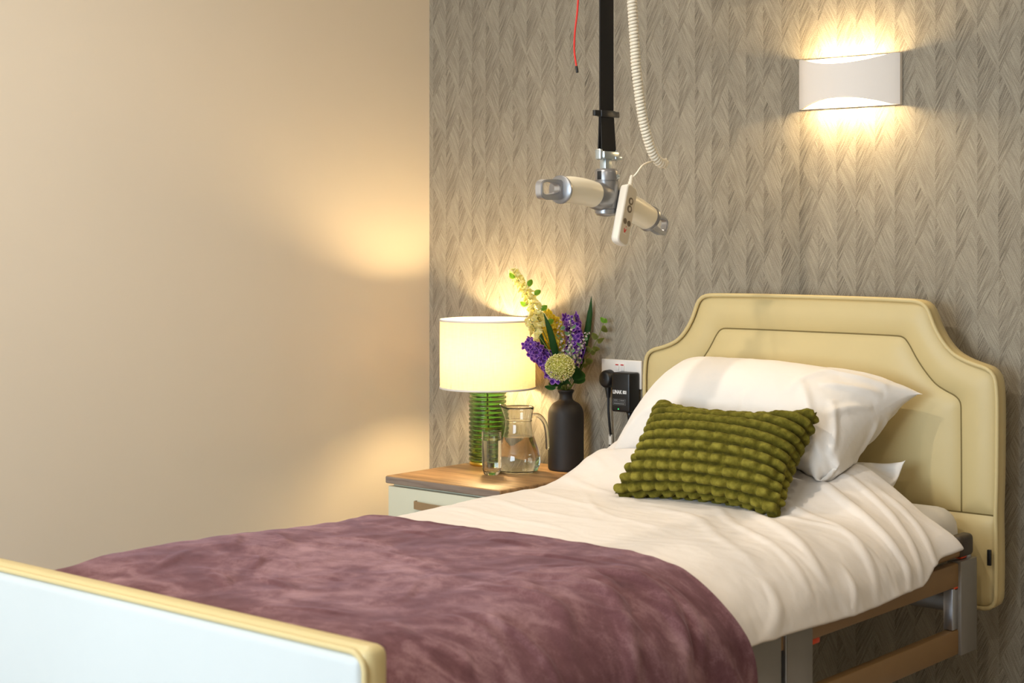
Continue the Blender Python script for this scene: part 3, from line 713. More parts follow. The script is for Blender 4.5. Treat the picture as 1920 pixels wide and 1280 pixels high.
XP = crease(XP, [([(0.70, 0.36), (0.62, 0.33), (0.55, 0.31)], 0.010, 0.006), ([(0.71, 0.33), (0.64, 0.29), (0.56, 0.26)], 0.009, 0.007), ([(0.72, 0.30), (0.66, 0.25), (0.60, 0.21)], 0.010, 0.008),
                 ([(0.73, 0.26), (0.69, 0.20), (0.66, 0.14)], 0.010, 0.008), ([(0.71, 0.04), (0.66, 0.09), (0.60, 0.16), (0.56, 0.20)], 0.012, 0.010), ([(0.72, 0.06), (0.70, 0.12), (0.65, 0.19)], 0.010, 0.009),
                 ([(0.66, 0.02), (0.60, 0.07), (0.54, 0.10)], 0.010, 0.007), ([(0.60, 0.28), (0.56, 0.22), (0.55, 0.15)], 0.012, 0.005), ([(0.64, 0.36), (0.58, 0.36), (0.50, 0.35)], 0.009, 0.005),
                 ([(0.50, 0.03), (0.46, 0.08), (0.44, 0.14)], 0.012, 0.005), ([(0.06, 0.04), (0.12, 0.08), (0.20, 0.10)], 0.012, 0.005), ([(0.04, 0.08), (0.09, 0.16), (0.12, 0.24)], 0.014, 0.005)], 0.75, 0.395, 0.0016)
v, f, _, _ = sheets(XP)
o = mesh('pillow', v, f, M['pcase']); tag(o, 'plump white pillow leaning against the headboard behind the green cushion', 'pillow', 'white bed pillows'); mod(o, 'SUBSURF', levels=1, render_levels=1)

# green cushion
CB = [(1.262, -0.675, 0.684), (1.735, -0.690, 0.682), (1.722, -0.49, 0.902), (1.268, -0.49, 0.890)]
XC = stuffed(40, 28, CB, 0.475, 0.292, 0.00013, 110, 0.0, lambda X: X.__setitem__((Ellipsis, 2), np.maximum(X[..., 2], 0.672)), 9, 0.030, comp=0.8, bend=0.4)
nv, nu = 190, 260
rows = 11
Xf = np.stack([upsample(XC[k], nv, nu) for k in (0, 1)])
u, v_ = np.meshgrid(np.linspace(0, 1, nu), np.linspace(0, 1, nv))
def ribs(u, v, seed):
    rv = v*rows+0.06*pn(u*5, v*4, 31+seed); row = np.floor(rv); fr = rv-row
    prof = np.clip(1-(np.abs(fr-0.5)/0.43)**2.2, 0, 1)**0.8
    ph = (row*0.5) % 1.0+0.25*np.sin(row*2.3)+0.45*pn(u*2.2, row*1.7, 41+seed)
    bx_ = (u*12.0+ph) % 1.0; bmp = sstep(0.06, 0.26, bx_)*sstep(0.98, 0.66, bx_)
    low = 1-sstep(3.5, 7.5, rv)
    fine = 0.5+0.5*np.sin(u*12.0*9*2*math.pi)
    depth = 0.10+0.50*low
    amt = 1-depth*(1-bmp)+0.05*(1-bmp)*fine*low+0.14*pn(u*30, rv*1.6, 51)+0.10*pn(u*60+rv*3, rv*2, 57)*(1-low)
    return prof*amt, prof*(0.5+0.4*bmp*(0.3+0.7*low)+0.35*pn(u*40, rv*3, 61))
e_ = sstep(0, 0.02, u)*sstep(1, 0.98, u)*sstep(0, 0.012, v_)*sstep(1, 0.988, v_)
rib_tone = []  # tone per vertex: lighter on rib crests, darker in the gaps between ribs
for k in (0, 1):
    du = np.gradient(Xf[k], axis=1); dv = np.gradient(Xf[k], axis=0); nn = np.cross(du, dv); nn /= np.linalg.norm(nn, axis=-1, keepdims=True)+1e-12
    if k: nn = -nn
    h, pl_ = ribs(u, v_, k); Xf[k] += nn*(h*0.0140*(0.45+0.55*e_)*e_)[..., None]; rib_tone.append(pl_)
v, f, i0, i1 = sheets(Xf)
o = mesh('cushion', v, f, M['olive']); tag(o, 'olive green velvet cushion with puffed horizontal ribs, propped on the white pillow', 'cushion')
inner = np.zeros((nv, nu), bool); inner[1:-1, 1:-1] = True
at_ = o.data.attributes.new('rib_tone', 'FLOAT', 'POINT'); at_.data.foreach_set('value', np.r_[rib_tone[0].ravel(), rib_tone[1][inner]].astype(np.float32))

# ---- the duvet and the lower pillow give way under what rests on them
CELL = 0.006; GX0, GY0, GNX, GNY = 0.85, -0.85, 215, 125
def raster(P, low=True):
    g = np.full((GNY, GNX), 9.0 if low else -9.0); P = P.reshape(-1, 3)
    ix = ((P[:, 0]-GX0)/CELL).astype(int); iy = ((P[:, 1]-GY0)/CELL).astype(int); k = (ix >= 0) & (ix < GNX) & (iy >= 0) & (iy < GNY)
    (np.minimum if low else np.maximum).at(g, (iy[k], ix[k]), P[k, 2])
    for _ in range(1):      # close pin holes
        n = np.stack([np.roll(np.roll(g, a, 0), b, 1) for a in (-1, 0, 1) for b in (-1, 0, 1)]); g = np.where(np.abs(g) > 5, n.min(0) if low else n.max(0), g)
    return g
def look(g, X, Y):
    ix = np.clip(((X-GX0)/CELL).astype(int), 0, GNX-1); iy = np.clip(((Y-GY0)/CELL).astype(int), 0, GNY-1); return g[iy, ix]
under_p = raster(XP); under = np.minimum(under_p, raster(Xf))
top_ = raster(np.stack([upsample(DV[..., k:k+1], 500, 560)[..., 0] for k in range(3)], -1), False)
dent = np.where((top_ > 0) & (under < 5), np.clip(top_+0.012-(under+0.0015), 0, 0.06), 0)
soft = dent.copy()
for _ in range(10):         # the hollow fades out over a few centimetres round the footprint
    soft = np.maximum(dent, sum(np.roll(np.roll(soft, a, 0), b, 1) for a in (-1, 0, 1) for b in (-1, 0, 1))/9.0)
gx = np.clip((DV[..., 0]-GX0)/CELL-0.5, 0, GNX-1.001); gy = np.clip((DV[..., 1]-GY0)/CELL-0.5, 0, GNY-1.001); i0_, j0_ = gx.astype(int), gy.astype(int); fx, fy_ = gx-i0_, gy-j0_
lerp = (soft[j0_, i0_]*(1-fx)+soft[j0_, i0_+1]*fx)*(1-fy_)+(soft[j0_+1, i0_]*(1-fx)+soft[j0_+1, i0_+1]*fx)*fy_
DV[..., 2] -= np.where(DV[..., 1] > GY0+0.02, lerp, 0)
o = mesh('duvet', DV.reshape(-1, 3), gridfaces(DV.shape[0], DV.shape[1], flip=False), M['linen']); tag(o, 'creased white duvet covering the head half of the bed', 'duvet')
mod(o, 'SOLIDIFY', thickness=0.012, offset=1.0); mod(o, 'SUBSURF', levels=1, render_levels=1)
cover = raster(np.stack([upsample(DV[..., k:k+1], 500, 560)[..., 0] for k in range(3)], -1))
XL = np.stack([upsample(XL[k], 70, 110) for k in (0, 1)])
lim = np.minimum(np.where(look(cover, XL[..., 0], XL[..., 1]) < 5, look(cover, XL[..., 0], XL[..., 1])-0.001, 9), look(under_p, XL[..., 0], XL[..., 1])+0.001)
XL[..., 2] = np.maximum(np.minimum(XL[..., 2], lim), np.minimum(XL[..., 2], 0.6655))
v, f, _, _ = sheets(XL)
o = mesh('pillow', v, f, M['pcase']); tag(o, 'flatter white pillow lying beneath the other pillow, one corner poking out', 'pillow', 'white bed pillows'); mod(o, 'SUBSURF', levels=1, render_levels=1)

# ------------------------------------------------------------------ bedside cabinet
NX0, NX1, NY0, NY1, NZ = 0.307, 0.750, -0.512, -0.014, 0.620
ns = thing('bedside_cabinet', 'pale cream bedside cabinet with a walnut top, between wall corner and bed', 'cabinet', ((NX0+NX1)/2, -0.26, 0))
o = box('top', (NX0, NY0, NZ-0.0225), (NX1, NY1, NZ), M['walnut'], ns, 0.0045, 3); o['label'] = 'walnut laminate top'
box('edge_band', (NX0+0.002, NY0-0.0006, NZ-0.0205), (NX1-0.002, NY0+0.001, NZ-0.0025), M['walnut_edge'], o, 0.0003, 1)
box('body', (NX0+0.008, NY0+0.026, 0.06), (NX1-0.008, NY1-0.002, NZ-0.0215), M['lacquer'], ns, 0.002)
box('plinth', (NX0+0.02, NY0+0.05, 0.0), (NX1-0.02, NY1-0.01, 0.062), M['rail_cap'], ns, 0.002)
for k in range(3):
    z1 = NZ-0.030-k*0.178; z0 = z1-0.174
    d = box('drawer', (NX0+0.006, NY0+0.006, z0), (NX1-0.006, NY0+0.027, z1), M['lacquer'], ns, 0.002)
    hy = NY0+0.006; hz = z1-0.042
    P = [(0.428, hy+0.002, hz-0.011), (0.428, hy-0.006, hz-0.011), (0.440, hy-0.016, hz-0.011), (0.5285, hy-0.024, hz-0.011), (0.617, hy-0.016, hz-0.011), (0.629, hy-0.006, hz-0.011), (0.629, hy+0.002, hz-0.011)]
    P = smoothpath(P, 26); T = np.gradient(P, axis=0); T /= np.linalg.norm(T, axis=1)[:, None]; nn = np.stack([T[:, 1], -T[:, 0], T[:, 2]*0], 1)*0.0016
    q = [P+nn, P-nn, P-nn+[0, 0, 0.022], P+nn+[0, 0, 0.022]]; k_ = len(P)
    F = [(a*k_+i, a*k_+i+1, ((a+1) % 4)*k_+i+1, ((a+1) % 4)*k_+i) for a in range(4) for i in range(k_-1)]+[(0, k_, 2*k_, 3*k_), (4*k_-1, 3*k_-1, 2*k_-1, k_-1)]
    o = mesh('handle', np.vstack(q), F, M['bronze'], d, True, 40); o['label'] = 'brushed bronze bow handle'

# ------------------------------------------------------------------ table lamp
LX, LY = 0.385, -0.150
lamp = thing('table_lamp', 'lit table lamp with cream drum shade on a ribbed green glass base', 'lamp', (LX, LY, NZ))
nr_ = 17; z0, z1 = NZ+0.012, NZ+0.240; prof = []
for i in range(nr_*8+1):
    t = i/(nr_*8); ph = (t*nr_) % 1.0; prof.append((0.0520+0.0056*abs(math.sin(ph*math.pi))**0.7, z0+(z1-z0)*t))
inn = [(0.0475, z1), (0.0475, z0+0.008)]
pr = [(0.0005, z0)]+prof+[(0.050, z1+0.002)]+inn+[(0.0005, z0+0.008)]
v, f = lathe(pr, 64, (LX, LY, 0)); o = mesh('glass_base', v, f, M['green_glass'], lamp); o['label'] = 'ribbed translucent green glass cylinder'
v, f = lathe([(0.0005, NZ), (0.050, NZ), (0.0545, NZ+0.002), (0.0550, NZ+0.005), (0.0550, NZ+0.011), (0.054, NZ+0.0125), (0.0005, NZ+0.0125)], 64, (LX, LY, 0)); mesh('base_ring', v, f, M['gold'], lamp)
v, f = lathe([(0.0005, NZ+0.020), (0.045, NZ+0.0205), (0.046, NZ+0.026), (0.043, NZ+0.0265), (0.0005, NZ+0.027)], 40, (LX, LY, 0)); mesh('base_weight', v, f, M['slot'], lamp)
v, f = tube(smoothpath([(LX+0.004, LY, NZ+0.026), (LX+0.010, LY-0.006, NZ+0.10), (LX+0.001, LY-0.002, NZ+0.17), (LX, LY, NZ+0.245)], 24), 0.0028, 8); mesh('flex', v, f, M['slot'], lamp)
v, f = lathe([(0.0005, z1+0.003), (0.013, z1+0.003), (0.016, z1+0.008), (0.016, z1+0.040), (0.0005, z1+0.040)], 32, (LX, LY, 0)); o = mesh('lamp_holder', v, f, M['gold'], lamp)
box('holder_bridge', (LX-0.050, LY-0.004, z1+0.0015), (LX+0.050, LY+0.004, z1+0.005), M['gold'], o, 0.001)
SZ0, SZ1, SR = 0.856, 1.061, 0.1455
v, f = lathe([(SR, SZ0), (SR, SZ1)], 96, (LX, LY, 0)); o = mesh('lamp_shade', v, f, M['shade'], lamp); o['label'] = 'glowing cream linen drum shade'
for zz in (SZ0, SZ1):
    v, f = lathe([(SR-0.0012, zz-0.003), (SR+0.0014, zz-0.003), (SR+0.0014, zz+0.003), (SR-0.0012, zz+0.003), (SR-0.0012, zz-0.003)], 96, (LX, LY, 0)); mesh('rim', v, f, M['white_trim'], o)
for k in range(3):
    a = k*2*math.pi/3+0.4; v, f = tube([(LX+0.016*math.cos(a), LY+0.016*math.sin(a), z1+0.036), (LX+(SR-0.003)*math.cos(a), LY+(SR-0.003)*math.sin(a), SZ0+0.02)], 0.0016, 6); mesh('spider_arm', v, f, M['gold'], o)
bz = 0.972
v, f = lathe([(0.0005, bz-0.05), (0.013, bz-0.05), (0.014, bz-0.035), (0.022, bz-0.02), (0.029, bz), (0.027, bz+0.016), (0.016, bz+0.028), (0.0005, bz+0.031)], 24, (LX, LY, 0)); mesh('bulb', v, f, M['bulb'], lamp)

# ------------------------------------------------------------------ water glass, jug
TX, TY = 0.537, -0.305
tum = thing('tumbler', 'small clear drinking glass filled with water, in front of the jug', 'glass', (TX, TY, NZ))
prf = [(0.0005, NZ+0.0005), (0.018, NZ+0.0005), (0.0225, NZ+0.004), (0.0262, NZ+0.014), (0.0282, NZ+0.032), (0.0287, NZ+0.07), (0.0284, NZ+0.128), (0.0276, NZ+0.129), (0.0270, NZ+0.128), (0.0272, NZ+0.07), (0.0266, NZ+0.034), (0.0246, NZ+0.019), (0.019, NZ+0.0125), (0.0005, NZ+0.0115)]
v, f = lathe(dense(prf), 56, (TX, TY, 0)); mesh('glass_body', v, f, M['glass'], tum, True, 60)
prf = [(0.0005, NZ+0.0109), (0.0192, NZ+0.0119), (0.0250, NZ+0.0187), (0.0270, NZ+0.0340), (0.0276, NZ+0.07), (0.0275, NZ+0.1030), (0.0262, NZ+0.1022), (0.0005, NZ+0.1022)]
v, f = lathe(dense(prf), 56, (TX, TY, 0)); mesh('water', v, f, M['water'], tum, True, 60)
JX, JY = at(971.5, 885, z=NZ)[:2]
jug = thing('water_jug', 'clear glass jug half full of water with an open handle, beside the black vase', 'jug', (JX, JY, NZ))
jp = smoothpath([(0.040, 0.0005), (0.054, 0.004), (0.0625, 0.016), (0.0655, 0.034), (0.063, 0.056), (0.0545, 0.085), (0.0460, 0.110), (0.0418, 0.132), (0.0405, 0.150), (0.0430, 0.172), (0.0470, 0.190)], 44)
jo = [(0.0005, 0.0005)]+[tuple(p) for p in jp]
ji = [(max(0.0005, r-0.0028), z+(0.007 if i < 5 else 0.0)) for i, (r, z) in enumerate(jp)][::-1]
prf = jo+[(0.0462, 0.1935)]+ji[0:]+[(0.0005, 0.0085)]
v, f = lathe([(r, z+NZ) for r, z in dense(prf)], 64, (0, 0, 0))
sp = -RGT[:2]; ang = np.arctan2(v[:, 1], v[:, 0]); w_ = np.exp(-((np.angle(np.exp(1j*(ang-math.atan2(sp[1], sp[0])))))/0.42)**2)*sstep(0.150, 0.194, v[:, 2]-NZ)
v[:, :2] += w_[:, None]*sp*0.008; v[:, 2] += w_*0.009
v[:, 2] -= 0.006*np.clip(-np.cos(ang-math.atan2(sp[1], sp[0])), -1, 1)*sstep(0.15, 0.194, v[:, 2]-NZ)*0+0
mesh('glass_body', v+[JX, JY, 0], f, M['glass'], jug)
rg = np.array([(0.0405*math.cos(a), 0.0405*math.sin(a), NZ+0.152) for a in np.linspace(0, 2*math.pi, 48, endpoint=False)])+[JX, JY, 0]
v, f = tube(rg, 0.0018, 8, closed=True); mesh('neck_ring', v, f, M['glass'], jug)
wi = [(r-0.0022, z+(0.0065 if i < 5 else 0.0)) for i, (r, z) in enumerate(jp) if z < 0.104]; wl = 0.106
wi = [(0.0005, 0.0078)]+[p for p in wi if p[1] < wl]+[(np.interp(wl, jp[:, 1], jp[:, 0])-0.0022, wl), (0.0005, wl-0.0008)]
v, f = lathe([(r, z+NZ) for r, z in dense(wi)], 64, (JX, JY, 0)); mesh('water', v, f, M['water'], jug, True, 60)
hp = np.array([(0.043, 0.168), (0.060, 0.167), (0.073, 0.155), (0.081, 0.138), (0.085, 0.110), (0.0865, 0.078), (0.086, 0.066)])
hp = smoothpath([(JX+RGT[0]*a, JY+RGT[1]*a, NZ+b) for a, b in hp], 40)
v, f = tube(hp, np.r_[np.linspace(0.0070, 0.0060, 36), 0.0056, 0.0050, 0.0036, 0.001], 12); mesh('handle', v, f, M['glass'], jug)

# ------------------------------------------------------------------ vase
VX, VY = 0.631, -0.076
vp = smoothpath([(0.0005, 0.0), (0.045, 0.0), (0.0515, 0.004), (0.0535, 0.014), (0.0535, 0.10), (0.0535, 0.160), (0.050, 0.181), (0.040, 0.196), (0.027, 0.204), (0.0205, 0.211), (0.0198, 0.224), (0.0225, 0.230), (0.0248, 0.2345), (0.0235, 0.238), (0.0175, 0.238), (0.0160, 0.225), (0.0160, 0.16), (0.0005, 0.15)], 120)
v, f = lathe([(max(r, 0.0004), z+NZ) for r, z in vp], 56, (VX, VY, 0)); o = mesh('vase', v, f, M['vase']); tag(o, 'matt black bottle vase holding the flower bunch on the cabinet', 'vase')

# ------------------------------------------------------------------ flowers, each stem its own thing
MOUTH = np.array([VX, VY, NZ+0.232])
def setrim(o, vals):
    a = o.data.attributes.new('rim', 'FLOAT', 'POINT'); a.data.foreach_set('value', np.asarray(vals, np.float32))
def blade(path, widths, side, cup=0.25, nw=5):
    """leaf strip: path centre line, half widths, side direction; returns verts, faces, rim"""
    P = np.array(path, float); T = np.gradient(P, axis=0); T /= np.linalg.norm(T, axis=1)[:, None]+1e-9
    sd = np.broadcast_to(np.array(side, float), P.shape); sd = sd-T*(sd*T).sum(1, keepdims=True); sd /= np.linalg.norm(sd, axis=1)[:, None]+1e-9
    nn = np.cross(T, sd); w_ = np.array(widths)[:, None]
    q = np.linspace(-1, 1, nw)
    V = np.stack([P+sd*w_*a+nn*w_*cup*a*a for a in q], 1); rim = np.broadcast_to(np.abs(q)[None], V.shape[:2])
    return V.reshape(-1, 3), gridfaces(len(P), nw), rim.ravel()
def leafshape(n, wmax, tipk=1.0, basek=0.5):
    t = np.linspace(0, 1, n); return wmax*np.clip(np.sin(math.pi*t**basek)**tipk, 0.02, 1)
def proto_mesh(name, pieces, mat, thick=0.0005):
    V, F, Rm, n = [], [], [], 0
    for v, f, r in pieces: V.append(v); F += [tuple(i+n for i in q) for q in f]; Rm.append(r); n += len(v)
    o = mesh(name, np.vstack(V), F, mat); setrim(o, np.concatenate(Rm)); me = o.data; C.objects.unlink(o); bpy.data.objects.remove(o); return me
def place(me, name, parent, pos, direction, scale=1.0, roll=0.0):
    o = bpy.data.objects.new(name, me); C.objects.link(o); o.parent = parent
    d = Vector(direction).normalized(); q = d.to_track_quat('Z', 'Y'); 
    o.matrix_local = Matrix.Translation(Vector(np.array(pos)-rootloc(parent))) @ q.to_matrix().to_4x4() @ Matrix.Rotation(roll, 4, 'Z') @ Matrix.Scale(scale, 4)
    return o
def place_leaf(me, name, parent, pos, direction, scale=1.0, tilt=0.0):
    o = bpy.data.objects.new(name, me); C.objects.link(o); o.parent = parent
    z = Vector(direction).normalized(); face_ = Vector((0.55, -0.80, 0.25)); x = z.cross(face_)
    if x.length < 0.2: x = z.cross(Vector((0, 0, 1)))
    x.normalize(); y = z.cross(x); m3 = Matrix((x, y, z)).transposed().to_4x4()
    o.matrix_local = Matrix.Translation(Vector(np.array(pos)-rootloc(parent))) @ m3 @ Matrix.Rotation(tilt, 4, 'Z') @ Matrix.Scale(scale, 4)
    return o
def petals(k, L, wd, open_, cup=0.4, tipk=0.8, n=7):
    out = []
    for i in range(k):
        a = i*2*math.pi/k; d = np.array([math.cos(a), math.sin(a), 0]); sd = np.array([-math.sin(a), math.cos(a), 0])
        t = np.linspace(0, 1, n)
        P = [d*(L*(0.08+s*math.sin(open_)*(0.6+0.4*s)))+np.array([0, 0, L*s*math.cos(open_)*(1-0.25*s)]) for s in t]
        v, f, r = blade(P, leafshape(n, wd, tipk, 0.75), sd, cup, 5); r = np.maximum(r, np.repeat(t**3, 5)); out.append((v, f, r))
    return out
FL = {}
FL['hyacinth'] = proto_mesh('floret', petals(5, 0.0240, 0.0088, R(70), 0.35, 0.38), M['purple'])
FL['pale'] = proto_mesh('floret', petals(4, 0.0200, 0.0082, R(50), 0.5, 0.6), M['pale'])
FL['yellow'] = proto_mesh('floret', petals(6, 0.024, 0.0120, R(60), 0.7, 0.5), M['yellow'])
FL['white'] = proto_mesh('bud', petals(5, 0.0078, 0.0022, R(40), 0.5, 0.6, 5), M['white_bud'])
def ov(mat, L, wd, cup=0.3):
    P = [(0, 0.12*L*math.sin(s*3), s*L) for s in np.linspace(0, 1, 9)]; return proto_mesh('leaf', [blade(P, leafshape(9, wd, 0.8, 0.8), (1, 0, 0), cup, 5)], mat)
FL['leaf2'] = ov(M['leaf2'], 0.024, 0.0090); FL['leaf3'] = ov(M['leaf3'], 0.034, 0.0125); FL['leaf4'] = ov(M['leaf4'], 0.018, 0.0052); FL['leaf'] = ov(M['leaf'], 0.064, 0.022)
FL['leafpt'] = ov(M['leaf'], 0.040, 0.0085)
def F3(u, v, y): return at(u, v, y=y)
SLOTS = [(a*0.0047+(b % 2)*0.00235, b*0.0041) for a in range(-4, 5) for b in range(-4, 5)]; SLOTS = [p for p in SLOTS if math.hypot(*p) < 0.0132]
def stemline(pts, n=30):
    """pts above the mouth; every stem has its own place in the neck of the vase"""
    k = (np.array(pts[-1])-MOUTH)[:2]; L = np.linalg.norm(k)+1e-9; want = k/L*0.0128*min(1.0, L/0.07)
    q = min(SLOTS, key=lambda p: math.hypot(p[0]-want[0], p[1]-want[1])); SLOTS.remove(q); q = np.array([q[0], q[1], 0])
    return resample(smoothpath([MOUTH+q*0.9-[0, 0, 0.05], MOUTH+q-[0, 0, 0.020], MOUTH+q+[0, 0, 0.0065]]+[np.array(p) for p in pts], 3*n), n)
def stem(t, path, r0=0.0018, r1=0.0010, mat='stem'):
    v, f = tube(path, np.linspace(r0, r1, len(path)), 6); return mesh('stem', v, f, M[mat], t)
rs = np.random.RandomState(4)
HEADS = []      # (name, label, cat, group, control points, floret, part name, share of bare stem, count, radius, reach, taper, up, leaves)
def head(name, label, pts, fl, lo, n, rad, reach, pname='floret', taper=0.5, up=0.35, group=None, cat='flower'):
    HEADS.append(dict(name=name, label=label, cat=cat, group=group, pts=[F3(*p) for p in pts], fl=fl, lo=lo, n=n, rad=rad, reach=reach, pname=pname, taper=taper, up=up))
GY, GP, GB = 'yellow flowers in the vase', 'purple hyacinths in the vase', 'sprigs of small buds'
head('hyacinth', 'purple hyacinth drooping across the lampshade edge', [(1046, 704, -0.120), (1030, 684, -0.150), (1009, 661, -0.172), (988, 642, -0.188)], 'hyacinth', 0.50, 34, 0.022, 0.013, taper=0.35, up=0.25, group=GP)
head('hyacinth', 'purple hyacinth standing upright at the back of the bunch', [(1072, 690, -0.075), (1079, 652, -0.070), (1076, 622, -0.068), (1070, 592, -0.068)], 'hyacinth', 0.50, 30, 0.023, 0.013, taper=0.35, up=0.25, group=GP)
head('snapdragon', 'tall pale yellow blossom spike leaning over the lamp', [(1040, 680, -0.130), (1022, 632, -0.160), (1005, 588, -0.172), (986, 548, -0.165), (962, 508, -0.150)], 'pale', 0.57, 52, 0.014, 0.009, taper=0.7, up=0.8)
head('snapdragon', 'short pale spike with cream blossoms beside the shade top', [(1046, 690, -0.165), (1030, 656, -0.205), (1008, 626, -0.222), (994, 598, -0.225)], 'pale', 0.82, 9, 0.010, 0.009, taper=0.3, up=0.6)
head('yellow_flower', 'yellow ruffled bloom among the upper blossoms', [(1045, 690, -0.085), (1034, 645, -0.092), (1022, 588, -0.095)], 'yellow', 0.50, 24, 0.013, 0.012, taper=0.15, up=0.3, group=GY)
head('yellow_flower', 'yellow ruffled bloom behind the long green blade', [(1052, 690, -0.055), (1042, 650, -0.042), (1040, 596, -0.036)], 'yellow', 0.55, 20, 0.012, 0.012, taper=0.15, up=0.3, group=GY)
head('bud_sprig', 'sprig of tiny white buds beside the tall leaf blade', [(1076, 695, -0.105), (1087, 658, -0.118), (1101, 622, -0.120)], 'white', 0.50, 34, 0.0075, 0.004, 'bud', 0.4, 0.9, GB)
head('bud_sprig', 'sprig of tiny lilac buds with grey green leaves before the upright hyacinth', [(1066, 695, -0.130), (1070, 650, -0.150), (1070, 594, -0.150)], 'white', 0.50, 30, 0.0075, 0.004, 'bud', 0.4, 0.9, GB)
head('bud_sprig', 'sprig of tiny pale buds just above the cream flower head', [(1068, 695, -0.150), (1072, 668, -0.180), (1064, 642, -0.190)], 'white', 0.55, 26, 0.0075, 0.004, 'bud', 0.4, 0.9, GB)
head('bud_sprig', 'sprig of tiny lilac buds between the yellow bloom and hyacinth', [(1058, 695, -0.125), (1054, 650, -0.135), (1047, 600, -0.140)], 'white', 0.50, 26, 0.0075, 0.004, 'bud', 0.4, 0.9, GB)
SPEARS = [('tall dark green leaf blade rising alone on the right of the bunch', [(1088, 680, -0.045), (1100, 625, -0.028), (1106, 585, -0.024), (1109, 555, -0.022)], 0.0105),
          ('dark green leaf blade pointing up before the yellow bloom', [(1046, 690, -0.130), (1038, 650, -0.165), (1029, 615, -0.180), (1019, 586, -0.190)], 0.0115),
          ('dark green leaf blade curving behind the drooping hyacinth', [(1036, 680, -0.115), (1021, 650, -0.128), (1013, 628, -0.130), (1008, 606, -0.130)], 0.0085)]
sc = F3(1050, 688, -0.222)
EUC = [(1084, 700, -0.066), (1100, 670, -0.052), (1118, 640, -0.042), (1132, 605, -0.036)]
COLLAR = ((1033, 716, -0.15, 'leaf', 0.75), (1090, 688, -0.15, 'leaf', 1.1), (1066, 704, -0.20, 'leaf', 0.8), (1046, 712, -0.19, 'leaf', 0.7), (1020, 724, -0.13, 'leafpt', 0.9), (1040, 724, -0.17, 'leafpt', 0.7), (1096, 704, -0.10, 'leaf', 0.8))
# lay out every stem, then let the bare lower stems slide clear of each other and of the flower heads
NP = 60; paths = []; free = []; own = []
for h in HEADS: paths.append(stemline(h['pts'], NP)); free.append((9, int(h['lo']*(NP-1))))
for lab_, p_, w_ in SPEARS: paths.append(stemline([F3(*p) for p in p_], NP)); free.append((9, 26))
paths.append(stemline([sc*0.55+MOUTH*0.45-[0, 0, 0.006], sc], NP)); free.append((9, 50))
paths.append(stemline([F3(*p) for p in EUC], NP)); free.append((9, 24))
CP = []
for u_, v_2, y_, me, s_ in COLLAR:
    tip_ = F3(u_, v_2, y_); CP.append((stemline([MOUTH*0.55+tip_*0.45+np.array([0, 0, 0.004])], NP), tip_)); paths.append(CP[-1][0]); free.append((9, 56))
ob_p, ob_r, ob_i = [], [], []
for i, h in enumerate(HEADS):
    k0 = free[i][1]
    for q in range(k0, NP, 3): ob_p.append(paths[i][q]); ob_r.append(h['rad']*(1-h['taper']*(q-k0)/(NP-k0))+h['reach']); ob_i.append(i)
for i in range(len(SPEARS)):
    for q in range(24, NP, 2): ob_p.append(paths[len(HEADS)+i][q]); ob_r.append(0.008); ob_i.append(len(HEADS)+i)
SI = len(HEADS)+len(SPEARS); ob_p.append(sc); ob_r.append(0.043); ob_i.append(SI)
ob_p, ob_r, ob_i = np.array(ob_p), np.array(ob_r), np.array(ob_i)
free = [(max(a, int(np.argmax(p[:, 2] > MOUTH[2]+0.0085))), b) for (a, b), p in zip(free, paths)]
A_ = np.stack(paths); idx = np.repeat(np.arange(len(paths)), NP); qn = np.tile(np.arange(NP), len(paths)); fr_ = np.concatenate([(np.arange(NP) >= a) & (np.arange(NP) <= b) for a, b in free])
for it in range(90):
    P_ = A_.reshape(-1, 3); mv = np.zeros_like(P_)
    d = P_[:, None]-ob_p[None]; L = np.linalg.norm(d, axis=2)+1e-9; pen = np.where(idx[:, None] != ob_i[None], np.clip(ob_r[None]+0.003-L, 0, 0.004), 0); mv += (d/L[..., None]*pen[..., None]).sum(1)*0.5
    d = P_[:, None]-P_[None, ::2]; L = np.sqrt(np.einsum('ijk,ijk->ij', d, d))+1e-9; pen = np.where(idx[:, None] != idx[None, ::2], np.clip(0.0050-L, 0, 0.003), 0); mv += (d/L[..., None]*pen[..., None]).sum(1)*0.35
    n_ = np.linalg.norm(mv, axis=1, keepdims=True)+1e-9; mv *= np.minimum(1, 0.003/n_)
    P_ = P_+mv*fr_[:, None]; P_[:, 1] = np.minimum(P_[:, 1], -0.008); B_2 = P_.reshape(A_.shape); sm = B_2.copy(); sm[:, 1:-1] = 0.5*B_2[:, 1:-1]+0.25*(B_2[:, :-2]+B_2[:, 2:])
    A_ = np.where(fr_.reshape(len(paths), NP)[..., None], sm, B_2)
paths = list(A_)
# florets round each head; florets of different flowers push each other apart
fp, fd, fi, frad, fs, froot = [], [], [], [], [], []
for i, h in enumerate(HEADS):
    path, k0 = paths[i], free[i][1]
    for c in range(h['n']):
        s_ = (c+0.5)/h['n']; q = k0+s_*(NP-1-k0); a = int(min(q, NP-2)); f_ = q-a; P_ = path[a]*(1-f_)+path[a+1]*f_; T = path[a+1]-path[a]; T = T/np.linalg.norm(T)
        ph = c*2.39996+rs.uniform(-0.3, 0.3); e1 = np.cross(T, [0.2, 1, 0.1]); e1 /= np.linalg.norm(e1); e2 = np.cross(T, e1); o_ = e1*math.cos(ph)+e2*math.sin(ph)
        fp.append(P_+o_*h['rad']*(1-h['taper']*s_)*rs.uniform(0.75, 1.05)); froot.append(P_); fd.append(o_+T*h['up']+rs.normal(0, 0.15, 3)); fi.append(i); frad.append(h['reach']); fs.append(rs.uniform(0.85, 1.15)*(1-0.25*s_))
fp, fd, fi, frad, froot = np.array(fp), np.array(fd), np.array(fi), np.array(frad), np.array(froot); fp0 = fp.copy()
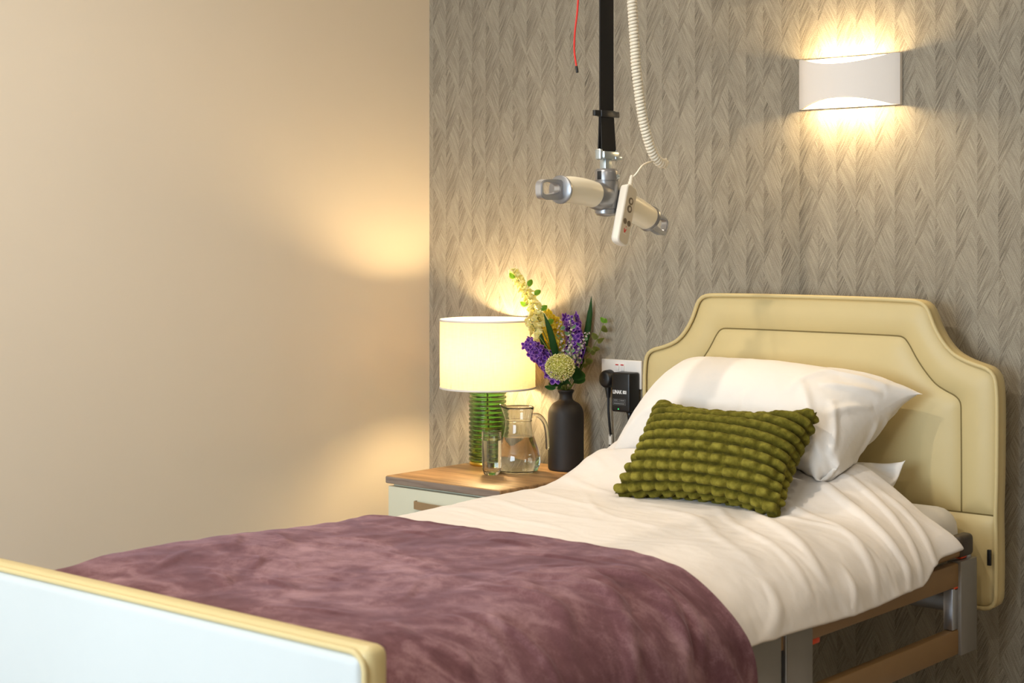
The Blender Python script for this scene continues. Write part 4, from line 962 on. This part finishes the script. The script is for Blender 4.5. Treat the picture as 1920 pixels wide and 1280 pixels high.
spear_p = np.vstack([paths[len(HEADS)+i][14:] for i in range(len(SPEARS))])
stem_p = A_[:, ::2].reshape(-1, 3); sidx = idx[::2]
for it in range(70):
    mv = np.zeros_like(fp); c_ = fp+fd/np.linalg.norm(fd, axis=1, keepdims=True)*0.004
    d = c_[:, None]-c_[None]; L = np.linalg.norm(d, axis=2)+1e-9; pen = np.where(fi[:, None] != fi[None], np.clip(1.25*(frad[:, None]+frad[None])-L, 0, 0.004), 0); mv += (d/L[..., None]*pen[..., None]).sum(1)*0.3
    d = c_[:, None]-spear_p[None]; L = np.linalg.norm(d, axis=2)+1e-9; pen = np.clip(frad[:, None]*1.2+0.008-L, 0, 0.004); mv += (d/L[..., None]*pen[..., None]).sum(1)*0.25
    d = c_-sc; L = np.linalg.norm(d, axis=1)+1e-9; mv += d/L[:, None]*np.clip(0.046+frad-L, 0, 0.004)[:, None]
    d = c_[:, None]-stem_p[None]; L = np.linalg.norm(d, axis=2)+1e-9; pen = np.where(fi[:, None] != sidx[None], np.clip(frad[:, None]*0.9+0.003-L, 0, 0.003), 0); mv += (d/L[..., None]*pen[..., None]).sum(1)*0.2
    n_ = np.linalg.norm(mv, axis=1, keepdims=True)+1e-9; fp = fp+mv*np.minimum(1, 0.003/n_)
    off = fp-fp0; n_ = np.linalg.norm(off, axis=1, keepdims=True)+1e-9; fp = fp0+off*np.minimum(1, 0.016/n_)
    fp[:, 1] = np.minimum(fp[:, 1], -0.006-frad)
    d = fp[:, :2]-[LX, LY]; L = np.linalg.norm(d, axis=1)+1e-9; lowm = (fp[:, 2] < SZ1+0.018) & (L < SR+0.014+frad); fp[lowm, :2] = np.array([LX, LY])+d[lowm]/L[lowm, None]*(SR+0.014+frad[lowm, None])
for i, h in enumerate(HEADS):
    t = thing(h['name'], h['label'], h['cat'], tuple(paths[i][0]), h['group']); stem(t, paths[i])
    for c in np.where(fi == i)[0]:
        place(FL[h['fl']], h['pname'], t, fp[c], fd[c], fs[c], rs.uniform(0, 6))
        if np.linalg.norm(fp[c]-froot[c]) > 0.006:
            v, f = tube([froot[c], (froot[c]+fp[c])/2, fp[c]+fd[c]*0.001], 0.0007, 5); mesh('flower_stalk', v, f, M['stem'], t)
    if h['name'] == 'bud_sprig':
        for c in range(9):
            q = int(26+c*3.4); a = c*2.4; d = np.array([math.cos(a), math.sin(a)*0.6-0.3, 0.5]); place_leaf(FL['leaf4'], 'leaf', t, paths[i][q]+d*0.002, d, rs.uniform(0.8, 1.2), rs.uniform(-0.8, 0.8))
    if h['label'].startswith('tall pale'):
        for q, ang in ((33, 62), (38, 55), (41, -60), (45, 60), (48, 35), (53, -40)):
            a = R(ang); d = np.array([RGT[0]*math.sin(a), RGT[1]*math.sin(a)-0.3, math.cos(a)]); d /= np.linalg.norm(d); p0, p1 = paths[i][q], paths[i][q]+d*0.020
            v, f = tube([p0, (p0+p1)/2, p1+d*0.002], 0.0008, 5); mesh('leaf_stalk', v, f, M['stem'], t); place_leaf(FL['leaf2'], 'leaf', t, p1, d, 1.0, 0.4)
t = thing('sedum', 'round cream flower head of tiny buds at the front of the bunch', 'flower', tuple(paths[SI][0]))
stem(t, paths[SI], 0.0022, 0.0022, 'stem')
pcs = []; ico = bmesh.new(); bmesh.ops.create_icosphere(ico, subdivisions=1, radius=1); iv = np.array([tuple(v.co) for v in ico.verts]); ico.verts.index_update(); iff = [[q.index for q in f_.verts] for f_ in ico.faces]; ico.free()
Vb, Fb, Rb, nb = [], [], [], 0
for i in range(1500):
    k = i+0.5; phi = math.acos(1-1.5*k/1500); th = math.pi*(1+5**0.5)*k
    d = np.array([math.cos(th)*math.sin(phi), math.sin(th)*math.sin(phi), math.cos(phi)]); ax = np.array([0.42, -0.70, 0.55]); ax /= np.linalg.norm(ax)
    e1 = np.cross(ax, [0, 0, 1]); e1 /= np.linalg.norm(e1); e2 = np.cross(e1, ax); d = e1*d[0]+e2*d[1]+ax*d[2]; d = d+rs.normal(0, 0.07, 3); d /= np.linalg.norm(d)
    rad = rs.uniform(0.84, 1.04); r = rs.uniform(0.0012, 0.0021)
    c_ = sc+d*np.array([0.045, 0.038, 0.037])*rad
    Vb.append(iv*r+c_); Fb += [tuple(j+nb for j in q) for q in iff]; nb += len(iv); Rb.append(np.full(len(iv), np.clip((rad-0.84)/0.2, 0, 1)))
o = mesh('bud_cluster', np.vstack(Vb), Fb, M['cream_bud'], t); setrim(o, np.concatenate(Rb)); o['kind'] = 'stuff'
v, f = lathe([(0.0005, -0.85), (0.6, -0.6), (0.95, 0), (0.78, 0.5), (0.45, 0.8), (0.0005, 0.9)], 24); o = mesh('receptacle', v*[0.036, 0.031, 0.031]+sc, f, M['cream_bud'], t); setrim(o, np.zeros(len(v)))
# long blades
for i, (lab_, p_, w_) in enumerate(SPEARS):
    path = paths[len(HEADS)+i]; wd = np.interp(np.linspace(0, 1, NP), [0, 0.28, 0.40, 0.65, 0.85, 1], [0.14, 0.16, 0.45, 1.0, 0.75, 0.03])*w_
    v, f, r = blade(path, wd, RGT*0.8+np.array([0, -0.2, 0]), 0.35, 7); o = mesh('foliage_spear', v, f, M['leaf']); setrim(o, r*0.6); mod(o, 'SOLIDIFY', thickness=0.0008); tag(o, lab_, 'leaf', 'green leaf blades')
# eucalyptus: leaves in pairs along the stem
path = paths[SI+1]
t = thing('eucalyptus_sprig', 'eucalyptus sprig with round olive leaves reaching towards the wall socket', 'foliage', tuple(path[0])); stem(t, path, 0.0014, 0.0008, 'stem')
for q, ang, sc_, me in ((59, -25, 0.8, 'leaf2'), (59, 45, 0.8, 'leaf2'), (54, 80, 0.9, 'leaf3'), (48, 85, 0.95, 'leaf3'), (48, -38, 0.75, 'leaf3'), (43, 110, 0.85, 'leaf3'), (39, 75, 0.9, 'leaf3'), (39, -50, 0.7, 'leaf3'), (34, 115, 0.9, 'leaf3'), (30, 85, 0.8, 'leaf3')):
    a = R(ang); d = np.array([math.sin(a), -0.30, math.cos(a)]); place_leaf(FL[me], 'leaf', t, path[q], d, sc_, rs.uniform(-0.6, 0.6))
# collar leaves at the mouth
for i, (u_, v_2, y_, me, s_) in enumerate(COLLAR):
    lab_ = ['dark green leaf hanging below the drooping hyacinth', 'large dark leaf between the cream flower head and eucalyptus sprig', 'dark green leaf directly below the cream flower head',
            'dark leaf between drooping hyacinth and cream flower head', 'narrow pointed leaf reaching from the vase towards the lampshade', 'short narrow leaf at the vase lip facing the lamp', 'dark green leaf below the eucalyptus sprig facing the socket'][i]
    tip_ = CP[i][1]; path = paths[SI+2+i]
    t = thing('foliage_sprig', lab_, 'leaf', tuple(path[0]), 'collar leaves at the vase mouth'); stem(t, path, 0.0012, 0.001)
    place_leaf(FL[me], 'leaf', t, path[-1], tip_-path[-1], s_, ((i*1.3) % 2-1.0)*0.6)

# ------------------------------------------------------------------ wall socket, plug, adapter
so = thing('wall_socket', 'white double wall socket with two red marked switches', 'socket', (0.786, 0, 0.907))
box('plate', (0.713, -0.0095, 0.867), (0.859, 0.0, 0.951), M['socket'], so, 0.003, 3)
for x in (0.7735, 0.7925):
    sw = frombm('switch', boxbm((x-0.0065, -0.013, 0.9190), (x+0.0065, -0.008, 0.9405), 0.0015), M['socket'], so)
    o = box('red_mark', (x-0.0055, -0.0138, 0.9345), (x+0.0055, -0.0122, 0.9378), M['redmark'], sw, 0.0003, 1)
for x in (0.735, 0.805):
    for dx, dz in ((0, 0.014), (-0.010, -0.008), (0.010, -0.008)): box('pin_hole', (x+dx-0.003, -0.0099, 0.892+dz-0.003), (x+dx+0.003, -0.009, 0.892+dz+0.003), M['slot'], so)
pg = thing('mains_plug', 'black round backed mains plug on its black cable, left of the adapter', 'plug', (0.7450, -0.0095, 0.893))
V, F = lathe([(0.0005, 0.030), (0.015, 0.030), (0.0205, 0.027), (0.0235, 0.020), (0.0245, 0.0)], 32, cap0=False)
V = np.stack([0.7450+V[:, 0]*1.0, -0.0098-V[:, 2], 0.893+V[:, 1]*1.12], 1); mesh('plug_body', V, F, M['black'], pg, True, 40)
v, f = tube([(0.7470, -0.022, 0.872), (0.7480, -0.022, 0.858), (0.7485, -0.022, 0.846), (0.7485, -0.022, 0.838)], [0.0095, 0.0085, 0.0065, 0.0055], 14); mesh('strain_relief', v, f, M['black'], pg, True, 40)
cp = smoothpath([(0.7485, -0.022, 0.842), (0.7490, -0.022, 0.80), (0.7505, -0.018, 0.755), (0.7490, -0.010, 0.715), (0.7415, -0.0066, 0.680), (0.7365, -0.0064, 0.640), (0.7355, -0.0064, 0.585), (0.745, -0.0064, 0.50), (0.79, -0.0075, 0.42), (0.9, -0.02, 0.30), (1.15, -0.04, 0.25)], 120)
v, f = tube(cp, 0.0038, 10); cb = mesh('cable', v, f, M['black'], pg)
o = box('cable_label', (0.7440, -0.0150, 0.698), (0.7540, -0.0055, 0.728), M['hand'], cb, 0.001); o['label'] = 'pale paper tag wrapped on the cable'
ad = thing('power_adapter', 'black power adapter with white lettering plugged into the wall socket', 'adapter', (0.8, -0.0095, 0.862))
AX0, AX1, AZ0, AZ1, AY = 0.788, 0.855, 0.803, 0.918, -0.060
bm = boxbm((AX0, AY, AZ0), (AX1, -0.0096, AZ1), 0.006, 3)
mesh_o = frombm('adapter_body', bm, M['black'], ad)
def text(body, size, loc, parent, mat, name, bold=0.0, sx=1.0, rotz=0.0, rot=(R(90), 0, 0)):
    cu = bpy.data.curves.new(name, 'FONT'); cu.body = body; cu.size = size; cu.offset = bold; cu.extrude = 0.00015; cu.align_x = 'LEFT'
    t_ = bpy.data.objects.new(name, cu); C.objects.link(t_); dg = bpy.context.evaluated_depsgraph_get(); me = bpy.data.meshes.new_from_object(t_.evaluated_get(dg)); C.objects.unlink(t_); bpy.data.objects.remove(t_)
    me.materials.clear(); me.materials.append(mat); o = bpy.data.objects.new(name, me); C.objects.link(o); o.parent = parent
    o.matrix_local = Matrix.Translation(Vector(np.array(loc)-rootloc(parent))) @ Matrix.LocRotScale(None, __import__('mathutils').Euler(rot), Vector((sx, 1, 1))); return o
fy = AY-0.0003
text('LINAK', 0.0145, (AX0+0.0060, fy, 0.8565), mesh_o, M['print'], 'lettering', 0.00055, 0.80)
for dx, dz, w1, h1 in ((0.0425, 0.0, 0.0040, 0.0095), (0.0475, 0.0, 0.0040, 0.0042), (0.0475, 0.0053, 0.0040, 0.0042), (0.0525, 0.0, 0.0025, 0.0095)):
    box('emblem', (AX0+dx, fy-0.0002, 0.8567+dz), (AX0+dx+w1, fy+0.0004, 0.8567+dz+h1), M['print'], mesh_o)
for x0, x1, z0_, z1_ in ((0.0065, 0.027, 0.833, 0.841), (0.030, 0.052, 0.833, 0.841), (0.0065, 0.052, 0.8235, 0.8315)):
    for a in (((x0, z0_), (x1, z0_+0.0006)), ((x0, z1_-0.0006), (x1, z1_)), ((x0, z0_), (x0+0.0006, z1_)), ((x1-0.0006, z0_), (x1, z1_)), ((x0+0.003, (z0_+z1_)/2-0.0012), (x1-0.004, (z0_+z1_)/2+0.0012))):
        box('rating_print', (AX0+a[0][0], fy-0.0001, a[0][1]), (AX0+a[1][0], fy+0.0004, a[1][1]), M['print_grey'], mesh_o)
v, f = lathe([(0.0005, 0.0012), (0.0016, 0.0009), (0.0021, 0)], 12); v = np.stack([AX0+0.026+v[:, 0], fy-v[:, 2]+0.0004, 0.8115+v[:, 1]], 1); mesh('indicator_led', v, f, M['led_green'], mesh_o)
v, f = tube([(0.837, -0.036, 0.806), (0.838, -0.036, 0.793), (0.8385, -0.036, 0.779), (0.839, -0.036, 0.771)], [0.0105, 0.0085, 0.0060, 0.0050], 14); mesh('strain_relief', v, f, M['black'], ad)
v, f = tube(smoothpath([(0.8385, -0.036, 0.778), (0.842, -0.036, 0.73), (0.848, -0.035, 0.66), (0.85, -0.03, 0.5), (0.9, -0.03, 0.36), (1.1, -0.05, 0.28)], 50), 0.0032, 10); mesh('cable', v, f, M['black'], ad)

# ------------------------------------------------------------------ wall sconce
S0, S1, Z0s, Z1s = 1.391, 1.691, 1.659, 1.793; SM = (S0+S1)/2; SW = (S1-S0)/2; BOW = 0.070
sc_ = thing('wall_light', 'white plaster wall light with curved openings above and below, lit, over the headboard', 'wall light', (SM, 0, (Z0s+Z1s)/2))
nx_, nz_ = 49, 17
xs = np.linspace(-1, 1, nx_)
def face(y_in):
    V = np.zeros((nz_, nx_, 3))
    for i, a in enumerate(xs):
        cut = 0.022*np.clip(1-(a/0.90)**2, 0, 1)
        d = 0.014+(BOW-0.014)*math.cos(a*math.pi/2)**0.8-y_in
        zz = np.linspace(Z0s+cut*1.0, Z1s-cut*1.0, nz_)
        V[:, i] = np.stack([np.full(nz_, SM+a*SW*(1-0.012*(y_in > 0))), np.full(nz_, -max(d, 0.002)), zz], 1)
    return V.reshape(-1, 3)
A, B_ = face(0.0), face(0.007); n0 = nx_*nz_
F = gridfaces(nz_, nx_)+gridfaces(nz_, nx_, n0, True)
bd = [i for i in range(nx_)]+[j*nx_+nx_-1 for j in range(1, nz_)]+[(nz_-1)*nx_+i for i in range(nx_-2, -1, -1)]+[j*nx_ for j in range(nz_-2, 0, -1)]
F += [(bd[(i+1) % len(bd)], bd[i], n0+bd[i], n0+bd[(i+1) % len(bd)]) for i in range(len(bd))]
mesh('front_shell', np.vstack([A, B_]), F, M['plaster'], sc_, True, 50)
box('back_plate', (S0, -0.007, Z0s), (S1, 0.0, Z1s), M['plaster'], sc_, 0.0015)
for s in (0, 1):
    x0 = S0 if s == 0 else S1-0.006; box('end_wall', (x0, -0.0145, Z0s), (x0+0.006, -0.006, Z1s), M['plaster'], sc_, 0.001)
box('lamp_bar', (SM-0.045, -0.030, (Z0s+Z1s)/2-0.012), (SM+0.045, -0.016, (Z0s+Z1s)/2+0.012), M['led_warm'], sc_, 0.003)
box('lamp_mount', (SM-0.02, -0.017, (Z0s+Z1s)/2-0.008), (SM+0.02, -0.006, (Z0s+Z1s)/2+0.008), M['alu_paint'], sc_, 0.002)
for dz in (0.040, -0.040):
    for dx in (-0.045, 0.045):
        light('wall_light_lamp', 'POINT', (SM+dx, -0.042, (Z0s+Z1s)/2+dz), 4.4, (1.0, 0.73, 0.38), shadow_soft_size=0.012)

# ------------------------------------------------------------------ ceiling hoist
HX, HYc = 1.290, -0.742
def HB(u, v): return at(u, v, x=HX)
hub = at(1137, 365, depth=4.0); HX, HYc = hub[0], hub[1]
ho = thing('ceiling_hoist', 'ceiling hoist with black lifting strap and cream handled spreader bar above the bed', 'hoist', (HX, HYc, 1.3))
zt = lambda v: at(1137, v, depth=4.0)[2]
# track and motor out of view above
box('ceiling_track', (0.35, HYc-0.035, CEIL-0.06), (3.2, HYc+0.035, CEIL), M['white_trim'], ho, 0.004)
mo = box('motor_unit', (HX-0.16, HYc-0.11, 2.20), (HX+0.16, HYc+0.11, 2.37), M['hand'], ho, 0.03, 4)
box('trolley', (HX-0.05, HYc-0.025, 2.36), (HX+0.05, HYc+0.025, CEIL-0.05), M['alu_paint'], ho, 0.004)
# strap: width along the bed
sw = 0.0265
def ribbon(rows, th=0.0018):
    V = []; 
    for c_, hw in rows: c_ = np.array(c_); V += [c_+[-th, -hw, 0], c_+[th, -hw, 0], c_+[th, hw, 0], c_+[-th, hw, 0]]
    k = len(rows); F = [(i*4+j, i*4+(j+1) % 4, (i+1)*4+(j+1) % 4, (i+1)*4+j) for i in range(k-1) for j in range(4)]+[(3, 2, 1, 0), tuple((k-1)*4+j for j in range(4))]
    return V, F
v, f = ribbon([((HX, HYc, 2.22), sw), ((HX, HYc, zt(215)), sw)]); mesh('strap', v, f, M['web'], ho, False)
for dx in (-1, 1):
    rows = [((HX+dx*(0.0015+0.004*s), HYc+0.002*s, zt(212)+(zt(287)-zt(212))*s), sw*(0.98+0.08*s*s)) for s in np.linspace(0, 1, 8)]
    v, f = ribbon(rows); mesh('strap_loop', v, f, M['web'], ho, False)

bm = boxbm((HX-0.004, HYc-0.050, zt(219)), (HX+0.004, HYc+0.048, zt(208)), 0.0012); k1 = frombm('strap_keeper', bm, M['black'], ho); k1['label'] = 'black plastic strap keeper bar'
box('keeper_loop', (HX-0.007, HYc-0.0275, zt(220)), (HX+0.007, HYc+0.0275, zt(207)), M['black'], k1, 0.002)
# shackle with cross pin, then neck
br_ = box('shackle', (HX-0.006, HYc-0.030, zt(298)), (HX+0.017, HYc+0.030, zt(284)), M['zinc'], ho, 0.003)
for s in (-1, 1):
    box('cross_pin_head', (HX-0.009, HYc+s*0.031-0.005, zt(301)), (HX+0.011, HYc+s*0.031+0.005, zt(280)), M['zinc'], br_, 0.0048, 4)
box('shackle_lip', (HX+0.010, HYc+0.012, zt(299)), (HX+0.020, HYc+0.038, zt(293)), M['zinc'], br_, 0.002)
box('neck', (HX-0.009, HYc-0.015, zt(325)), (HX+0.009, HYc+0.011, zt(296)), M['zinc'], ho, 0.0015)
# hub
hr = 0.0285
v, f = lathe([(0.0005, zt(316)), (hr-0.006, zt(316)), (hr-0.0015, zt(319)), (hr, zt(323)), (hr, zt(338)), (hr-0.0012, zt(338.6)), (hr-0.0012, zt(339.4)), (hr+0.001, zt(340)), (hr+0.001, zt(391)), (hr-0.0008, zt(391.6)), (hr-0.0008, zt(392.4)), (hr+0.0005, zt(393)), (hr, zt(400)), (hr-0.005, zt(404)), (0.0005, zt(406))], 48, (HX, HYc, 0))
hb_ = mesh('hub', v, f, M['alu_paint'], ho, True, 40)
ca = -R(90)
box('hub_slot', (HX-0.006, HYc-hr-0.0006, zt(337)), (HX+0.006, HYc-hr+0.006, zt(321)), M['slot'], hb_, 0.001)
v, f = lathe([(0.0005, 0.001), (0.0025, 0.001), (0.003, 0.004), (0.0055, 0.004), (0.006, -0.002)], 20); v = np.stack([HX+hr*math.cos(R(10))+v[:, 2]-0.002, HYc+hr*math.sin(R(10))+v[:, 0]+0.004, zt(331)+v[:, 1]], 1); mesh('hub_screw', v, f, M['zinc'], hb_)
# arms follow the bed direction
def arm(uv, r0, r1):
    P = smoothpath([HB(*p) for p in uv], 20); return P
def HBp(u, v): return at(u, v, x=HX)
aL = smoothpath([np.array([HX, HYc-0.012, zt(371)]), HBp(1100, 361), HBp(1072, 356), HBp(1052, 355.5)], 26)
aR = smoothpath([np.array([HX, HYc+0.012, zt(372)]), HBp(1168, 381), HBp(1195, 396), HBp(1216, 409)], 26)
for P, end in ((aL, -1), (aR, 1)):
    rad = 0.0300+0.0022*np.sin(np.linspace(0, 1, 26)*math.pi)
    v, f = tube(P, rad, 32); a_ = mesh('arm', v, f, M['cream_pl'], ho, True, 50); a_['label'] = 'cream plastic arm sleeve'
    T = P[-1]-P[-3]; T /= np.linalg.norm(T)
    i0_ = 7
    Tc = P[i0_]-P[i0_-2]; Tc /= np.linalg.norm(Tc)
    v, f = tube([P[0], P[2], P[4], P[5]], [0.0335, 0.0335, 0.0335, 0.0315], 32); mesh('collar', v, f, M['alu_paint'], a_, True, 40)
    v, f = tube([P[-1]-T*0.004, P[-1], P[-1]+T*0.004, P[-1]+T*0.006], [0.0315, 0.0335, 0.0335, 0.030], 32); mesh('end_ring', v, f, M['alu_paint'], a_, True, 40)
    # hook loop lies in the plane of the bar
    Nz = np.cross([1.0, 0, 0], T); Nz = Nz/np.linalg.norm(Nz); Nz = Nz if Nz[2] > 0 else -Nz
    L = 0.088 if end < 0 else 0.080
    o2 = []; i2 = []; n2 = 40
    for k in range(n2):
        a = 2*math.pi*k/n2; ca_, sa_ = math.cos(a), math.sin(a)
        e = 4.0; r_ = (abs(ca_)**e+abs(sa_)**e)**(-1/e)
        o2.append((L*0.5+ca_*r_*L*0.5, sa_*r_*0.024))
        h_ = 0.40 if ca_ < 0 else 1.0
        i2.append((L*0.56+ca_*r_*L*0.345, 0.003+sa_*r_*0.0165*(0.8+0.2*ca_)))
    X3 = lambda p, t_: P[-1]+T*(p[0]-0.004)+Nz*p[1]+np.array([t_, 0, 0])
    V = [X3(p, -0.010) for p in o2]+[X3(p, 0.010) for p in o2]+[X3(p, -0.010) for p in i2]+[X3(p, 0.010) for p in i2]
    F = []
    for k in range(n2):
        j = (k+1) % n2; F += [(k, j, n2+j, n2+k), (2*n2+j, 2*n2+k, 3*n2+k, 3*n2+j), (j, k, 2*n2+k, 2*n2+j), (n2+k, n2+j, 3*n2+j, 3*n2+k)]
    bmh = bmesh.new(); vv = [bmh.verts.new(p) for p in V]; [bmh.faces.new([vv[i] for i in q]) for q in F]
    bmesh.ops.recalc_face_normals(bmh, faces=bmh.faces); bmesh.ops.bevel(bmh, geom=[e for e in bmh.edges if e.calc_face_angle(0) > 0.9], offset=0.002, segments=2, affect='EDGES')
    o = frombm('hook_loop', bmh, M['alu'], a_, True, 40); o['label'] = 'silver hook loop'
# red emergency cord
rp = smoothpath([(HX-0.13, HYc+0.02, 2.22), at(1083, -40, y=HYc+0.02), at(1083, 15, y=HYc+0.02), at(1078, 60, y=HYc+0.02), at(1077, 95, y=HYc+0.02), at(1081, 126, y=HYc+0.02)], 50)
rc = thing('pull_cord', 'thin red pull cord with a black tip hanging beside the black strap', 'cord', tuple(rp[-1]))
v, f = tube(rp, 0.0024, 10); mesh('cord', v, f, M['red'], rc)
v, f = tube([rp[-1]+[0, 0, 0.003], rp[-1], rp[-1]+(rp[-1]-rp[-3])/np.linalg.norm(rp[-1]-rp[-3])*0.013, rp[-1]+(rp[-1]-rp[-3])/np.linalg.norm(rp[-1]-rp[-3])*0.014], [0.0034, 0.0036, 0.0036, 0.0026], 12); mesh('tip', v, f, M['black'], rc, True, 40)
# handset on a coiled cable
top, bot = at(1186, 349, x=HX+0.050), at(1166, 458, x=HX+0.058)
ax_ = top-bot; HL = np.linalg.norm(ax_); ax_ /= HL; fn = np.array([0.975, 0.06, 0.0]); fn -= ax_*(fn@ax_); fn /= np.linalg.norm(fn); wd_ = np.cross(ax_, fn)
ctr_ = (top+bot)/2
hs = thing('hoist_handset', 'pale grey four button handset with red emblem, hanging on a cream coiled cable', 'handset', tuple(bot))
def rr2(hw, hl, r, n=6):
    out = []
    for cx, cy, a0 in ((hw-r, hl-r, 0), (-hw+r, hl-r, 90), (-hw+r, -hl+r, 180), (hw-r, -hl+r, 270)):
        for a in np.linspace(a0, a0+90, n): out.append((cx+r*math.cos(R(a)), cy+r*math.sin(R(a))))
    return out
HP = lambda a, b, t_: ctr_+wd_*a+ax_*b+fn*t_
HW = 0.0235
def loft(name, layers, mat, parent, sharp=35):
    n = len(layers[0][0]); V = [HP(a, b, t_) for pts, t_ in layers for a, b in pts]
    F = [(i*n+j, i*n+(j+1) % n, (i+1)*n+(j+1) % n, (i+1)*n+j) for i in range(len(layers)-1) for j in range(n)]+[tuple(range(n-1, -1, -1)), tuple((len(layers)-1)*n+j for j in range(n))]
    bmh = bmesh.new(); vv = [bmh.verts.new(p) for p in V]; [bmh.faces.new([vv[i] for i in q]) for q in F]; return frombm(name, bmh, mat, parent, True, sharp)
body = loft('body', [(rr2(HW-0.006, HL/2-0.006, 0.010), -0.022), (rr2(HW-0.001, HL/2-0.001, 0.013), -0.018), (rr2(HW, HL/2, 0.013), -0.008), (rr2(HW, HL/2, 0.013), 0.0), (rr2(HW-0.002, HL/2-0.002, 0.012), 0.002)], M['hand'], hs)
loft('face_panel', [(rr2(HW-0.0035, HL/2-0.0035, 0.011), 0.0018), (rr2(HW-0.0038, HL/2-0.0038, 0.011), 0.0026)], M['hand_face'], body)
def oval(name, a, b, rx, ry, t0, t1, mat, par, hole=0.0):
    n = 24; c = [(a+rx*math.cos(q), b+ry*math.sin(q)) for q in np.linspace(0, 2*math.pi, n, endpoint=False)]
    return loft(name, [(c, t0), (c, t1)], mat, par)
# the width axis points away from the camera, so +a is read towards the wall
sgn = 1.0 if (wd_@RGT) > 0 else -1.0
for b in (0.036, 0.016):
    q = oval('button', sgn*0.001, b, 0.0098, 0.0092, 0.002, 0.0034, M['button'], body); oval('button_centre', sgn*0.001, b, 0.0044, 0.0052, 0.003, 0.0038, M['hand_face'], q)
for a in (-0.0085, 0.0095): oval('button', a, -0.0185, 0.0072, 0.0070, 0.002, 0.0034, M['button'], body)
oval('indicator', sgn*0.0005, -0.030, 0.0016, 0.0013, 0.002, 0.0030, M['redmark'], body)
vpoly = [(-0.0055, 0.0045), (-0.0025, 0.0050), (0.0, -0.0005), (0.0035, 0.0055), (0.0060, 0.0045), (0.0015, -0.0050), (-0.0025, -0.0050)]
vpoly = [(sgn*a-sgn*0.002, b-0.0405) for a, b in vpoly]; loft('emblem', [(vpoly, 0.002), (vpoly, 0.0030)], M['redmark'], body)
for k in range(3): loft('small_print', [([(-0.007+k*0.005, -0.0490), (-0.0035+k*0.005, -0.0490), (-0.0035+k*0.005, -0.0475), (-0.007+k*0.005, -0.0475)], 0.002), ([(-0.007+k*0.005, -0.0490), (-0.0035+k*0.005, -0.0490), (-0.0035+k*0.005, -0.0475), (-0.007+k*0.005, -0.0475)], 0.0029)], M['hand'], body)
# bracket that holds the handset on the arm
box('hanger', (HX+0.026, HYc+0.036, zt(388)), (ctr_[0]-0.016, HYc+0.056, zt(374)), M['slot'], body, 0.003)
yk = top[1]
cpath = smoothpath([top-ax_*0.004-fn*0.008, top+ax_*0.018-fn*0.008, at(1193, 326, x=HX+0.045), at(1205, 310, x=HX+0.04), at(1221, 303, x=HX+0.03), at(1236, 303, x=HX+0.02)], 40)
v, f = tube(cpath, 0.0024, 8); mesh('cable_tail', v, f, M['coil'], hs)
sr = [(top-fn*0.008+ax_*t_, r_) for t_, r_ in ((-0.003, 0.0075), (0.004, 0.0065), (0.006, 0.0045), (0.008, 0.0058), (0.011, 0.0055), (0.013, 0.0040), (0.015, 0.0052), (0.018, 0.0049), (0.020, 0.0036), (0.022, 0.0045), (0.026, 0.0040), (0.029, 0.0026))]
v, f = tube([p for p, _ in sr], [r for _, r in sr], 14); mesh('strain_relief', v, f, M['coil'], hs)
coilpts = [(1183, -70), (1184, -20), (1186, 20), (1190, 80), (1193, 130), (1199, 180), (1205, 220), (1213, 255), (1223, 285), (1235, 303), (1246, 306), (1250, 300)]
cx_ = HX+0.03
ctop = at(1183, -70, x=cx_)
path = smoothpath([(cx_, ctop[1], 2.21), (cx_, ctop[1], 2.10)]+[at(u_, v_2, x=cx_) for u_, v_2 in coilpts], 500)
path = resample(path, 500); Ln = np.linalg.norm(np.diff(path, axis=0), axis=1).sum(); pitch = 0.0084; turns = Ln/pitch
nst = int(turns*14); s_ = np.linspace(0, 499-1e-6, nst); i_ = s_.astype(int); fr = (s_-i_)[:, None]; Pm = path[i_]*(1-fr)+path[np.minimum(i_+1, 499)]*fr
T, Nn, Bb = frames(Pm); an = np.linspace(0, 2*math.pi*turns, nst)[:, None]
env = np.clip(np.minimum(np.arange(nst), nst-1-np.arange(nst))/20, 0.25, 1)[:, None]
helix = Pm+0.0088*env*(np.cos(an)*Nn+np.sin(an)*Bb)
v, f = tube(helix, 0.0041, 7); mesh('coiled_cable', v, f, M['coil'], hs)
